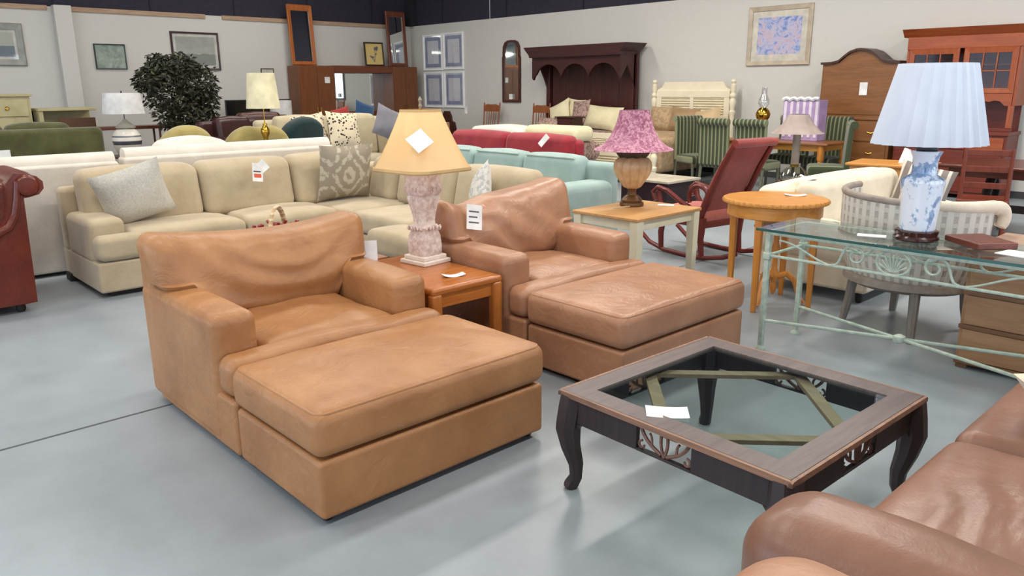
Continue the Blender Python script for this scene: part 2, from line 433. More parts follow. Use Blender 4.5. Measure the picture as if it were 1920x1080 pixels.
# ------------------------------------------------------------------ carved plaster lamp
q = NT('whitewashed_plaster'); v = q.co(); n1 = q.noise(v, 26, 5, .7)
q.set('Base Color', q.ramp(n1, (.35, lin((186, 158, 146))), (.62, lin((226, 210, 200))))); q.set('Roughness', .85); q.set('Normal', q.bump(n1, .5, .006)); plaster = q.m
q = NT('golden_paper_shade'); v = q.co(); n1 = q.noise(v, 4, 3)
q.set('Base Color', q.ramp(n1, (.3, lin((248, 214, 160))), (.7, lin((250, 222, 172))))); q.set('Roughness', .38)
tr = q.n('BsdfTranslucent', {'Color': lin((255, 226, 170))}); mx = q.n('MixShader', {0: .5, 1: q.b.outputs[0], 2: tr.outputs[0]})
q.t.links.new(mx.outputs[0], q.t.nodes['Material Output'].inputs[0]); gold_shade = q.m
t = thing('table_lamp', 'plaster column lamp with flared golden cut-corner shade on the honey wood end table', 'lamp', (-3.815, 2.81, .54), R(6))
def sq(h, z0, z1, r=.006): return G().bx(-h, h, -h, h, z0, z1, r)
g = sq(.112, 0, .026); g.bx(-.094, .094, -.094, .094, .026, .052, .006); g.o('plinth', M('chalky_plinth', (232, 220, 208), .9, 'plain', (218, 202, 190), 4), t)
def rsq(a, z):   # rounded-square section with shallow carved leaves
    k = 1/max(abs(cos(a)), abs(sin(a))); k = min(k, 1.28)
    return k*(1+.045*abs(sin(a*8+.4*sin(z*60))))
prof = [(.072, .05), (.078, .065), (.079, .11), (.074, .17), (.064, .20), (.071, .212), (.071, .228), (.052, .24), (.05, .27), (.056, .31), (.066, .36), (.076, .395), (.076, .41), (.068, .42), (.078, .43), (.086, .45), (.086, .475), (.078, .50), (.082, .53), (.084, .555), (.06, .565)]
G().lathe(prof, 64, rsq).o('column', plaster, t, ang=60)
for z, r, n in ((.22, .078, 20), (.46, .088, 20)):      # bead and leaf bands
    g = G()
    for k in range(n):
        a = 2*pi*k/n; rr = r*min(1/max(abs(cos(a)), abs(sin(a))), 1.22)
        g.tube([(rr*cos(a), rr*sin(a), z-.014), (rr*1.05*cos(a), rr*1.05*sin(a), z), (rr*cos(a), rr*sin(a), z+.014)], [.004, .008, .005], 6)
    g.o('carved_band', plaster, t)['kind'] = 'stuff'
G().tube([(0, 0, .56), (0, 0, .94)], .007, 8).o('stem', brass, t)
def cutc(a, z):   # long faces with narrow cut corners
    k = 1/max(abs(cos(a)), abs(sin(a))); d = 1.22/max(abs(cos(a-pi/4)), abs(sin(a-pi/4)))
    return min(k, d)
sp_ = [(.240, .575), (.236, .585), (.200, .66), (.166, .74), (.135, .82), (.110, .89), (.099, .925)]
G().lathe(sp_, 64, cutc, cap=False).o('lamp_shade', gold_shade, t, ang=25)
tb = M('shade_trim', (206, 172, 116), .6)
G().lathe([(.240, .568), (.244, .576), (.242, .590), (.236, .590)], 64, cutc, cap=False).o('shade_trim', tb, t, ang=25)
G().lathe([(.100, .914), (.102, .92), (.100, .930), (.096, .930)], 64, cutc, cap=False).o('shade_trim', tb, t, ang=25)
G().lathe([(.004, .93), (.012, .95), (.006, .965), (.013, .985), (.002, 1.005)], 12).o('finial', M('dull_finial', (150, 138, 118), .5), t)
# ------------------------------------------------------------------ carved coffee table
ebony = M('ebonised_wood', (56, 44, 44), .5, 'wood', (38, 30, 32), axis=2)
frm = M('worn_dark_frame', (108, 94, 90), .45, 'wood', (78, 66, 66), axis=1)
edge = M('worn_tan_edge', (160, 118, 92), .5, 'wood', (106, 80, 68), axis=0)
strip = M('faded_slat', (176, 148, 122), .6, 'wood', (146, 118, 96), axis=0)
t = thing('coffee_table', 'square dark carved low table with a glass top and worn tan edges', 'table', (-1.458, 2.577, 0), R(-1.7))
h = .505
for k in range(4):
    rz = k*pi/2
    G().at(rz=rz).prism([(-h+.012, -h+.012), (h-.012, -h+.012), (h-.108, -h+.108), (-h+.108, -h+.108)], 'z', .412, .431).o('top_rail', frm, t, False)
    G().at(rz=rz).prism([(-h, .410), (h, .410), (h, .425), (h-.010, .431), (-h+.010, .431), (-h, .425)], 'y', -h, -h+.014).o('edge_moulding', edge, t, False)
    # apron with a pierced fretwork panel in the middle
    g = G().at(rz=rz)
    ya, yb = -.484, -.462
    for a, b in ((-.45, -.12), (.12, .45)): g.bx(a, b, ya, yb, .302, .412, .003)
    g.bx(-.12, .12, ya, yb, .302, .312, .002).bx(-.12, .12, ya, yb, .402, .412, .002)
    g.prism([(-.45, .302), (-.40, .302), (-.42, .28), (-.45, .26)], 'y', ya, yb).prism([(.45, .302), (.45, .26), (.42, .28), (.40, .302)], 'y', ya, yb)
    g.o('apron', ebony, t)
    g = G().at(rz=rz); ym = -.474
    for sx in (-1, 1):      # two open tulip shapes with curled tips
        g.tube(bez((0, ym, .310), (sx*.012, ym, .345), (sx*.02, ym, .36), (sx*.012, ym, .404)), .0065, 6)
        g.tube(bez((sx*.012, ym, .318), (sx*.05, ym, .335), (sx*.09, ym, .35), (sx*.108, ym, .404)), .007, 6)
        g.tube(bez((sx*.052, ym, .334), (sx*.058, ym, .355), (sx*.05, ym, .37), (sx*.066, ym, .385)), .005, 6)
        g.tube(spiral((sx*.098, ym, .328), .018, .007, pi/2, pi/2-sx*5, 14), .005, 6)
    g.o('fretwork', M('carved_fret', (136, 100, 84), .6, 'wood', (92, 64, 56)), t)
    # cabriole leg
    d = .7071
    path = [(-.462, -.462, .41), (-.468, -.468, .34), (-.476, -.476, .27), (-.468, -.468, .19), (-.452, -.452, .11), (-.452, -.452, .05), (-.466, -.466, .012), (-.472, -.472, 0)]
    rad = [.052, .056, .054, .042, .032, .027, .030, .027]
    G().at(rz=rz).tube(path, rad, 8).o('leg', ebony, t)
    # diamond of flat slats below the glass
    G().at(rz=rz).prism([(-.035, -.45), (.035, -.45), (.45, -.035), (.45, .035)], 'z', .375, .392).o('slat', strip, t, False)
G().bx(-.41, .41, -.41, .41, .419, .427, .003).o('glass_top', glass('table_glass', (.86, .93, .91), .0, .05), t)
card('price_card', 'white price card lying on the glass of the dark coffee table', (-1.545, 2.215, .4285), (0, 0, R(40)), .155, .10, 0, bend=.004)
# ------------------------------------------------------------------ glass desk on pale green iron
verd = M('verdigris_iron', (186, 196, 182), .6, 'plain', (150, 168, 156), 5, b=.5)
X0, X1, Y0, Y1 = -2.29, -.83, 4.245, 4.69
t = thing('glass_desk', 'long glass-topped desk on pale green scrolled iron legs, under the blue and white lamp', 'desk')
G().bx(X0-.06, X1+.06, Y0-.05, Y1+.05, .752, .768, .003).o('glass_top', glass('desk_glass', (.88, .95, .93), 0, .10), t)
G().bx(X0-.061, X1+.061, Y0-.051, Y0-.0495, .7525, .7675, 0).o('glass_edge', M('green_glass_edge', (46, 92, 88), .15, b=0), t, False)
for x in (X0, X1):
    for y in (Y0, Y1):
        g = G().bx(x-.015, x+.015, y-.015, y+.015, .02, .73, .004); g.lathe([(.03, 0), (.03, .012), (.016, .03)], 12, cx=x, cy=y)
        g.o('leg', verd, t)
        G().bx(x-.022, x+.022, y-.022, y+.022, .575, .62, .008).o('collar', verd, t)
for y in (Y0, Y1):
    G().bx(X0, X1, y-.012, y+.012, .728, .752, .003).o('top_rail', verd, t)
    G().tube([(X0, y, .60), (X1, y, .60)], .009, 8).o('lower_rail', verd, t)
    cx = (X0+X1)/2
    G().tube([(cx+.088*cos(a), y, .668+.066*sin(a)) for a in [2*pi*k/28 for k in range(28)]], .007, 6, closed=True).o('ring', verd, t)
    g = G()
    for k in range(9):
        a = pi*(.12+.76*k/8); g.tube([(cx+.012*cos(a), y, .62), (cx+.078*cos(a), y, .62+.096*sin(a))], [.003, .007], 6)
    g.o('shell_fan', verd, t)
    for sx in (-1, 1):
        p = bez((cx+sx*.33, y, .606), (cx+sx*.27, y, .60), (cx+sx*.30, y, .735), (cx+sx*.215, y, .728), 12)
        p += spiral((cx+sx*.205, y, .675), .053, .022, pi/2, pi/2+sx*5.6, 18)[2:]
        G().tube(p, .007, 6).o('scroll', verd, t)
        G().tube(bez((cx+sx*.36, y, .604), (cx+sx*.45, y, .62), (cx+sx*.55, y, .70), (cx+sx*.66, y, .70), 12), .006, 6).o('brace', verd, t)
for x in (X0, X1): G().bx(x-.012, x+.012, Y0, Y1, .728, .752, .003).o('end_rail', verd, t); G().tube([(x, Y0, .60), (x, Y1, .60)], .009, 8).o('end_rail', verd, t)
for y in (Y0, Y1):
    G().tube([(X0, y, .19), (X1, Y0+Y1-y, .19)], .010, 8).o('cross_stretcher', verd, t)
G().lathe([(.012, .165), (.032, .175), (.036, .19), (.032, .207), (.01, .218)], 14, cx=(X0+X1)/2, cy=(Y0+Y1)/2).o('boss', verd, t)
card('price_card', 'white price card lying on the glass desk beside the blue and white lamp', (-1.76, 4.42, .7685), (0, 0, R(20)), .15, .075, 0)
card('price_card', 'white sheet lying on the glass desk at the right edge of the photo', (-1.02, 4.44, .7685), (0, 0, R(-10)), .2, .15, 0)
# ------------------------------------------------------------------ blue and white porcelain lamp
q = NT('blue_white_porcelain'); v = q.co((1, 1, .8)); n1 = q.noise(v, 7.5, 4, .5, .5); n2 = q.noise(v, 45, 3, .6)
mk = q.ramp(q.math('ADD', q.math('MULTIPLY', n1, .75), q.math('MULTIPLY', n2, .25)), (.505, (0, 0, 0, 1)), (.545, (1, 1, 1, 1)))
bl = q.ramp(n2, (.35, lin((92, 122, 164))), (.65, lin((140, 166, 198))))
c1 = q.mix(mk, lin((222, 228, 238)), bl)
on = q.ramp(q.noise(q.co((1.3, 1.3, 1.6)), 6.5, 2), (.70, (0, 0, 0, 1)), (.72, (1, 1, 1, 1)))
q.set('Base Color', q.mix(on, c1, lin((186, 120, 62)))); q.set('Roughness', .12); q.set('Coat Weight', .4); porc = q.m
q = NT('pale_blue_shade'); v = q.co()
q.set('Base Color', q.ramp(q.noise(v, 5), (.3, lin((214, 222, 236))), (.7, lin((220, 228, 240))))); q.set('Roughness', .8)
tr = q.n('BsdfTranslucent', {'Color': lin((216, 226, 240))}); mx = q.n('MixShader', {0: .35, 1: q.b.outputs[0], 2: tr.outputs[0]})
q.t.links.new(mx.outputs[0], q.t.nodes['Material Output'].inputs[0]); blue_shade = q.m
t = thing('table_lamp', 'blue and white porcelain lamp with a pleated pale blue shade on the glass desk', 'lamp', (-1.547, 4.485, .768))
dkw = M('dark_rosewood', (66, 26, 20), .2, 'wood', (40, 16, 14))
G().lathe([(.108, 0), (.116, .008), (.116, .02), (.106, .03), (.11, .042), (.112, .052), (.10, .058)], 28).o('wooden_base', dkw, t)
G().lathe([(.085, .057), (.089, .062), (.093, .12), (.099, .2), (.107, .29), (.110, .318), (.106, .334), (.085, .347), (.066, .358), (.062, .372), (.062, .42), (.066, .45), (.078, .475), (.08, .482), (.06, .484)], 40).o('vase', porc, t)
G().lathe([(.05, .484), (.055, .49), (.05, .51), (.02, .515)], 16).o('cap', iron_black, t)
G().tube([(0, 0, .5), (0, 0, .9)], .006, 8).o('stem', brass, t)
NP = 24
def pleat(a, z): k = (a*NP/(2*pi)) % 1; return 1-.10*((k if k < .8 else (1-k)/.2*.8)**1.0)
G().lathe([(.285, .520), (.2835, .527), (.19, .928), (.189, .934)], NP*8, pleat, cap=False).o('lamp_shade', blue_shade, t, ang=30)
g = G()
for k in range(3):
    a = 2*pi*k/3; g.tube([(0, 0, .9), (.18*cos(a), .18*sin(a), .925)], .003, 5)
g.o('shade_spider', brass, t)
# ------------------------------------------------------------------ brown leather sofa at lower right
q = NT('brown_leather_sheen'); v = q.co(); n1 = q.noise(v, 2.6, 5, .6); st = q.noise(q.co((3, 34, 3)), 1, 3)
q.set('Base Color', q.ramp(n1, (.3, lin((118, 82, 66))), (.7, lin((142, 102, 84))))); q.set('Roughness', .36)
g2 = q.n('TexVoronoi', {'Vector': v, 'Scale': 170}).outputs[0]
q.set('Normal', q.bump(g2, .10, .003, q.bump(q.noise(v, 8, 4), .2, .02))); brl = q.m
t = thing('leather_sofa', 'brown leather sofa cut off by the lower right corner of the photo', 'sofa', (0, 0, 0))
sy0, sy1 = 1.44, 3.70
G().bx(-.70, .22, sy0+.04, sy1, .03, .27, .03, seg=3).o('base', brl, t)
def armf(x, y, z, u, v, w):
    d = max(0, -u)**3
    return (x, y+.012*sin(x*9)*max(0, w), z-.012*d*max(0, w)+.006*nz(x*6, y*6, 2)*max(0, w))
G().bx(-.835, .22, sy0, sy0+.335, .335, .662, .135, seg=6, n=(10, 3, 1), fn=armf).o('arm_pad', brl, t)
G().bx(-.755, .22, sy0+.035, sy0+.30, .03, .45, .07, seg=4).o('arm_panel', brl, t)
def pip(z): return [(-.755, sy0+.30, z-.06), (-.78, sy0+.24, z), (-.785, sy0+.10, z), (-.76, sy0+.035, z), (-.6, sy0+.015, z+.0), (.2, sy0+.015, z+.02)]
G().tube(pip(.40), .007, 6).o('piping', brl, t)
for k, (a, b) in enumerate(((sy0+.33, 2.70), (2.71, sy1-.02))):
    def cf(x, y, z, u, v, w):
        wr = .006*sin((x*1.2+y*.35)*46+3*nz(y*5, x*5, k))*(1-u*u)*(1-v*v)
        return (x, y, z+(.05*(1-u*u)*(1-v*v)+wr)*max(0, w))
    G().box((-.745, a, .275), (.02, b, .465), .062, seg=4, n=(26, 22, 2), fn=cf).o('seat_cushion', brl, t)
    G().box((-.12, a+.01, .44), (.16, b-.01, .86), .09, seg=4, n=(3, 10, 8), fn=lambda x, y, z, u, v, w: (x+.07*w-.03*(1-v*v)*(1-w*w)*(1 if u < 0 else 0), y, z)).o('back_cushion', brl, t)
G().bx(.10, .26, sy0+.04, sy1, .03, .78, .05, seg=3).o('back_frame', brl, t)
for y in (sy0+.12, sy1-.1): G().lathe([(.02, 0), (.03, .01), (.03, .035)], 12, cx=-.64, cy=y).o('foot', dark_foot, t)
t = thing('leather_armchair', 'tan leather armchair whose rounded back just shows at the bottom edge of the photo', 'armchair', (.04, .03, 0))
tnl = M('peach_tan_leather', (178, 134, 108), .42, 'leather', (160, 116, 92))
G().bx(-.70, .22, .98, 1.28, .05, .785, .20, seg=6, n=3).o('backrest', tnl, t)
G().bx(-.68, .20, .45, 1.15, .05, .33, .05, seg=3).o('base', tnl, t)
for a, b in ((-.68, -.50), (.02, .20)): G().bx(a, b, .45, 1.15, .3, .52, .06, seg=3).o('arm', tnl, t)
G().box((-.495, .42, .32), (.015, 1.1, .44), .05, seg=3, n=4, fn=crown(.02)).o('seat_cushion', tnl, t)
for x in (-.6, .12):
    for y in (.52, 1.25): G().lathe([(.02, 0), (.03, .01), (.03, .06)], 10, cx=x, cy=y).o('foot', dark_foot, t)
cream_fab = M('cream_fabric', (226, 214, 192), .85, 'fabric', (210, 196, 172))
o = G().pillow(.42, .40, .16, seed=3).o('throw_pillow', cream_fab); tag(o, 'cream pillow at the right edge of the photo on the brown leather sofa', 'pillow', None, (-.405, 2.97, .565), (R(-62), R(6), R(78)))
# ------------------------------------------------------------------ tan sectional
tanf = M('tan_sectional_fabric', (186, 170, 142), .9, 'fabric', (170, 153, 125))
t = thing('sectional_sofa', 'tan L-shaped sectional sofa behind the leather armchairs', 'sofa')
def soft(parent, name, a, b, r, mt, cr=.03, seed=0., n=8, lean=None):
    def fn(x, y, z, u, v, w):
        z += cr*(1-u**2)*(1-v**2)*max(0, w)+.008*nz(x*4+seed, y*4, z*4)
        if lean: x, y, z = lean(x, y, z, u, v, w)
        return (x, y, z)
    return G().box(a, b, r, seg=3, n=n, fn=fn).o(name, mt, parent)
G().bx(-7.46, -6.46, 1.62, 4.86, .04, .28, .02, seg=3).o('base', tanf, t)
G().bx(-6.46, -5.36, 3.78, 4.86, .04, .28, .02, seg=3).o('base', tanf, t)
G().bx(-5.36, -4.62, 3.36, 4.86, .04, .28, .02, seg=3).o('base', tanf, t)
G().bx(-7.46, -7.26, 1.62, 4.86, .25, .80, .05, seg=3).o('back_frame', tanf, t)
G().bx(-7.26, -4.62, 4.68, 4.86, .25, .76, .05, seg=3).o('back_frame', tanf, t)
G().bx(-7.26, -6.60, 1.62, 1.90, .25, .60, .055, seg=3, n=5, fn=lambda x, y, z, u, v, w: (x, y, z+.012*(1-u*u)*(1-v*v)*max(0, w))).o('arm', tanf, t)
G().bx(-4.86, -4.62, 3.75, 4.70, .25, .62, .055, seg=3).o('arm', tanf, t)
soft(t, 'seat_cushion', (-7.28, 1.905, .285), (-6.47, 2.86, .49), .06, tanf, .03, 1)
soft(t, 'seat_front', (-6.62, 1.63, .285), (-6.44, 2.0, .485), .06, tanf, .0, 2, 4)
soft(t, 'seat_cushion', (-7.28, 2.87, .285), (-6.45, 3.76, .49), .06, tanf, .035, 3)
soft(t, 'seat_cushion', (-7.28, 3.77, .285), (-6.30, 4.70, .48), .06, tanf, .02, 4)
soft(t, 'seat_cushion', (-6.29, 3.76, .285), (-5.37, 4.70, .48), .06, tanf, .03, 5)
soft(t, 'seat_cushion', (-5.36, 3.34, .285), (-4.63, 3.76, .48), .06, tanf, .03, 6)
soft(t, 'seat_cushion', (-5.36, 3.77, .285), (-4.87, 4.70, .48), .06, tanf, .03, 6)
lx = lambda x, y, z, u, v, w: (x-.10*(w+1)/2+.02*(1-v*v)*(1-w*w)*u, y, z)
ly = lambda x, y, z, u, v, w: (x, y+.10*(w+1)/2+.02*(1-u*u)*(1-w*w)*v, z)
for k, (a, b) in enumerate(((1.72, 2.70), (2.71, 3.60), (3.61, 4.44))):
    soft(t, 'back_cushion', (-7.24, a, .46), (-6.94, b, .945), .09, tanf, .02, 7+k, 6, lx)
for k, (a, b) in enumerate(((-7.0, -6.52), (-6.50, -5.60), (-5.59, -4.66))):
    soft(t, 'back_cushion', (a, 4.40, .46), (b, 4.68, .90), .09, tanf, .02, 12+k, 6, ly)
for x, y in ((-6.58, 1.84), (-6.58, 3.6), (-4.74, 3.5), (-7.34, 1.74)):
    G().bx(x-.07, x+.07, y-.14, y+.14, 0, .07, .008).o('foot', dark_foot, t)
q = NT('damask'); v = q.co(); sx = q.n('SeparateXYZ', {'Vector': v})
px, pz = sx.outputs[0], sx.outputs[2]
nn = q.noise(v, 22, 3, .6)
w1 = q.math('ADD', q.math('COSINE', q.math('MULTIPLY', px, 16)), q.math('COSINE', q.math('MULTIPLY', pz, 13)))
w1 = q.math('ADD', q.math('SINE', q.math('MULTIPLY', w1, 4.6)), q.math('MULTIPLY', q.math('SUBTRACT', nn, .5), 6))
q.set('Base Color', q.ramp(w1, (.2, lin((150, 139, 121))), (.7, lin((186, 177, 158))))); q.set('Roughness', .9); damask = q.m
o = G().pillow(.58, .58, .2, seed=1).o('throw_pillow', damask); tag(o, 'grey damask throw pillow in the corner of the tan sectional', 'pillow', None, (-6.84, 4.08, .775), (R(14), 0, R(84)))
speck = M('speckled_pillow', (212, 207, 194), .95, 'fabric', (176, 172, 162), .45, b=.4)
o = G().pillow(.56, .52, .2, seed=5).o('throw_pillow', speck); tag(o, 'pale speckled throw pillow leaning on the left arm of the tan sectional', 'pillow', None, (-6.86, 2.07, .745), (R(20), R(-16), R(77)))
pale_print = M('pale_print_fabric', (212, 208, 198), .9, 'blotch', (176, 178, 176), 2.2, b=0)
o = G().pillow(.46, .44, .16, seed=9).o('throw_pillow', pale_print); tag(o, 'pale printed throw pillow tilted on the tan sectional behind the farther armchair', 'pillow', None, (-5.02, 4.30, .72), (R(-12), R(-26), R(-25)))
o = card('price_card', 'folded white price tag with a red stripe pinned to the tan sectional', (-6.842, 3.16, .845), (R(78), R(8), R(90)), .10, .17, 0)
G().bx(-.035, .035, -.05, -.015, .0024, .003, 0).o('red_print', M('tag_red', (216, 96, 62), .7, b=0), o, False)
G().bx(-.04, .03, .0, .012, .0024, .003, 0).o('print', ink, o, False)
card('price_card', 'white square price tag tucked behind the folded tag on the tan sectional', (-6.852, 3.21, .89), (R(78), R(-35), R(90)), .11, .10, 0)
card('price_card', 'white diamond-turned card stuck on the golden shade of the plaster lamp', (-3.645, 2.672, 1.30), (R(56), 0, R(57)), .115, .115, 0, roll=R(38))
card('price_card', 'white price card lying on the honey wood end table', (-3.40, 2.70, .5405), (0, 0, R(70)), .13, .06, 0, bend=.012)
card('price_card', 'white price card on the back cushion of the farther leather armchair', (-3.745, 3.155, .79), (R(74), R(10), R(76)), .11, .16, 3)
card('price_card', 'white price card hanging beside the back cushion of the nearer leather armchair', (-3.86, 2.435, .66), (R(80), 0, R(60)), .09, .12, 0)
# ------------------------------------------------------------------ low wood table with a basket, behind the nearer armchair
t = thing('low_table', 'low brown wooden table with a berry basket, behind the nearer leather armchair', 'table', (-4.85, 2.42, 0))
bw = M('brown_wood', (150, 98, 60), .4, 'wood', (112, 70, 40), axis=1)
G().bx(-.34, .34, -.52, .58, .40, .44, .01).o('tabletop', bw, t)
for sx in (-1, 1):
    for y in (-.45, .51): G().bx(sx*.29-.03, sx*.29+.03, y-.03, y+.03, 0, .40, .006).o('leg', bw, t)
t = thing('basket', 'small cream wicker basket of red berries with a hooped handle, on the low wooden table', 'basket', (-5.0, 2.42, .441), R(48))
wk = M('cream_wicker', (214, 190, 150), .8, 'stripe', (180, 150, 108), 28, axis=2)
G().lathe([(.13, 0), (.15, .01), (.18, .12), (.19, .2), (.182, .205), (.172, .19), (.14, .02)], 28, lambda a, z: 1+.02*sin(a*14), cap=True).o('bowl', wk, t)
G().tube([(.0, .175*cos(a), .19+.165*sin(a)) for a in [pi*k/16 for k in range(17)]], .012, 6, flat=1.6).o('handle', wk, t)
g = G(); 
for k in range(60):
    a, r = random.uniform(0, 2*pi), .165*math.sqrt(random.random()); x, y = r*cos(a), r*sin(a); z = .19+random.uniform(0, .05)
    g.lathe([(.001, z-.014), (.012, z-.008), (.015, z), (.012, z+.008), (.001, z+.014)], 6, cx=x, cy=y)
o = g.o('berries', M('red_berry', (150, 28, 34), .35), t); o['kind'] = 'stuff'
# ------------------------------------------------------------------ red leather chair at far left
redl = M('oxblood_leather', (112, 44, 26), .28, 'leather', (88, 31, 18), b=.15)
t = thing('club_chair', 'oxblood red leather chair with a rolled back at the left edge of the photo', 'armchair', (-6.89, .70, 0))
G().bx(-.44, .44, -.50, .46, .06, .33, .03, seg=3).o('base', redl, t)
G().bx(-.30, .30, -.52, .30, .33, .47, .05, seg=3, n=4).o('seat_cushion', redl, t)
prof = [(.10, .07), (.48, .07), (.49, .5), (.50, .84), (.54, .845), (.60, .86), (.635, .90), (.635, .95), (.60, .99), (.54, 1.01), (.46, 1.02), (.40, .95), (.40, .82), (.375, .70), (.32, .62), (.2, .585), (-.5, .57), (-.53, .54), (-.53, .07)]
for sx in (-1, 1):
    a, b = (.33, .445) if sx > 0 else (-.445, -.33)
    G().prism(prof, 'x', a, b).o('side_panel', redl, t, ang=50)
    x = .45*sx
    G().tube([(x, .47, .965), (x, .455, .84), (x, .43, .73), (x, .38, .645), (x, .28, .595), (x, .0, .575), (x, -.52, .56)], [.018, .024, .028, .03, .034, .04, .04], 12).o('arm_roll', redl, t)
G().bx(-.34, .34, .20, .47, .33, .95, .06, seg=3, n=4, fn=lambda x, y, z, u, v, w: (x, y+.05*w, z)).o('back_cushion', redl, t)
G().tube([(-.475, .53, .925), (-.47, .53, .925), (-.45, .53, .927), (-.3, .53, .935), (.3, .53, .935), (.45, .53, .927), (.47, .53, .925), (.475, .53, .925)], [.04, .065, .08, .088, .088, .08, .065, .04], 22).o('back_roll', redl, t)
g = G()
for sx in (-1, 1):
    for y in (-.42, .38): G().lathe([(.025, 0), (.035, .02), (.03, .07)], 10, cx=.36*sx, cy=y).o('foot', dark_foot, t)
# ------------------------------------------------------------------ white table with the pink-shaded urn lamp
whitep = M('cream_paint', (226, 222, 198), .5, 'plain', (216, 210, 184))
t = thing('side_table', 'cream-painted side table with a natural wood top under the pink-shaded lamp', 'table', (-3.99, 5.15, 0))
G().bx(-.345, .345, -.435, .435, .575, .60, .006).o('tabletop', M('butcher_block', (208, 160, 104), .4, 'wood', (184, 132, 78), axis=1), t)
for s in (-1, 1):
    G().bx(s*.30-.011, s*.30+.011, -.37, .37, .495, .575, .003).o('apron', whitep, t)
    G().bx(-.29, .29, s*.385-.011, s*.385+.011, .495, .575, .003).o('apron', whitep, t)
    for q_ in (-1, 1):
        G().bx(s*.297-.04, s*.297+.04, q_*.382-.04, q_*.382+.04, 0, .575, .004, fn=lambda x, y, z, u, v, w: (x-.012*u*(1-w)/2, y-.012*v*(1-w)/2, z)).o('leg', whitep, t)
t = thing('table_lamp', 'melon urn lamp with a pink patterned flared shade on the cream side table', 'lamp', (-4.13, 5.25, .601))
bronze = M('aged_bronze', (120, 86, 54), .35, metal=.6, c2=(84, 60, 38))
G().lathe([(.10, 0), (.105, .012), (.10, .03), (.085, .035), (.09, .05), (.07, .075), (.04, .095), (.035, .13), (.045, .15)], 24, lambda a, z: 1+.03*sin(a*12)).o('foot', bronze, t)
urn = M('amber_urn', (206, 172, 130), .3, 'plain', (186, 148, 106), 3)
G().lathe([(.04, .145), (.075, .16), (.105, .20), (.145, .26), (.165, .32), (.16, .37), (.13, .405), (.08, .42)], 72, lambda a, z: .90+.10*abs(sin(a*6))**.6).o('urn', urn, t, ang=60)
lf = M('dark_leaf', (74, 56, 44), .6)
G().lathe([(.09, .40), (.12, .425), (.135, .45), (.125, .465), (.085, .48), (.07, .50), (.03, .51)], 48, lambda a, z: 1+.12*sin(a*8)).o('leaf_collar', lf, t)
G().tube([(0, 0, .48), (0, 0, .80)], .007, 8).o('stem', brass, t)
q = NT('mauve_pattern'); v = q.co(); n1 = q.noise(v, 34, 3, .7, .8); n2 = q.noise(v, 6, 2)
q.set('Base Color', q.mix(q.ramp(n1, (.42, (0, 0, 0, 1)), (.6, (1, 1, 1, 1))), q.ramp(n2, (.35, lin((136, 70, 98))), (.7, lin((158, 96, 122)))), lin((196, 146, 162)))); q.set('Roughness', .85); mauve = q.m
G().lathe([(.335, .475), (.33, .482), (.27, .51), (.215, .56), (.175, .63), (.145, .71), (.128, .785), (.127, .80)], 48, cap=False).o('lamp_shade', mauve, t)
G().tube(bez((.06, -.10, .01), (.0, -.28, .01), (-.02, -.26, -.01), (.05, -.43, -.01), 12)+[(.06, -.455, -.04), (.08, -.45, -.10)], .004, 6).o('cord', M('pale_cord', (206, 198, 170), .6), t)
card('price_card', 'white price card lying on the cream side table beside the urn lamp', (-3.93, 5.47, .6015), (0, 0, R(30)), .14, .09, 0)
# ------------------------------------------------------------------ red rocking chair
redw = M('mahogany_red', (116, 38, 30), .35, 'wood', (88, 26, 20), axis=2)
redv = M('rose_velvet', (148, 62, 56), .9, 'fabric', (124, 46, 42))
pinkv = M('pink_seat_fabric', (186, 108, 98), .9, 'fabric', (166, 88, 80))
t = thing('rocking_chair', 'red wooden rocking chair with scrolled arms and rose upholstery beside the cream side table', 'rocking chair', (-4.10, 6.42, 0), R(-8))
# faces local -x
for s in (-1, 1):
    y = .27*s
    G().tube([(-.66+.0, y, .17), (-.52, y, .075), (-.32, y, .028), (-.05, y, .022), (.2, y, .03), (.42, y, .075), (.56, y, .13)], .022, 8).o('rocker', redw, t)
    G().tube([(-.36, y, .03), (-.37, y, .2), (-.33, y, .40), (-.40, y, .50), (-.42, y, .60)], [.026, .03, .034, .026, .022], 8).o('front_leg', redw, t)
    G().tube([(.16, y, .025), (.14, y, .2), (.16, y, .40)], [.026, .03, .034], 8).o('rear_leg', redw, t)
    p = [(-.46, y, .50), (-.50, y, .58), (-.43, y, .635), (-.30, y, .61), (-.12, y, .52), (.02, y, .47)]
    G().tube(p, .024, 8).o('arm', redw, t)
    G().tube([(.03+.12*cos(a)+.06, y, .58+.115*sin(a)) for a in [pi*1.15-2*pi*k/22 for k in range(21)]], .022, 8).o('arm_scroll', redw, t)
    G().tube([(.10, y, .36), (.20, y, .58), (.34, y, .88), (.46, y, 1.08)], [.034, .032, .03, .026], 8).o('back_post', redw, t)
G().box((-.40, -.27, .34), (.16, .27, .46), .05, seg=3, n=6, fn=crown(.03)).o('seat_cushion', pinkv, t)
G().bx(-.38, .16, -.25, .25, .30, .36, .01).o('seat_rail', redw, t)
G().box((-.035, -.25, .36), (.035, .25, 1.14), .03, seg=3, n=(2, 6, 8), fn=lambda x, y, z, u, v, w: (x+.06+.40*((z-.36)/.78)+.03*sin((z-.36)*4)*(-1), y, z)).o('backrest', redv, t)
G().tube([(.475, -.28, 1.10), (.475, .28, 1.10)], .038, 10).o('crest_roll', redv, t)
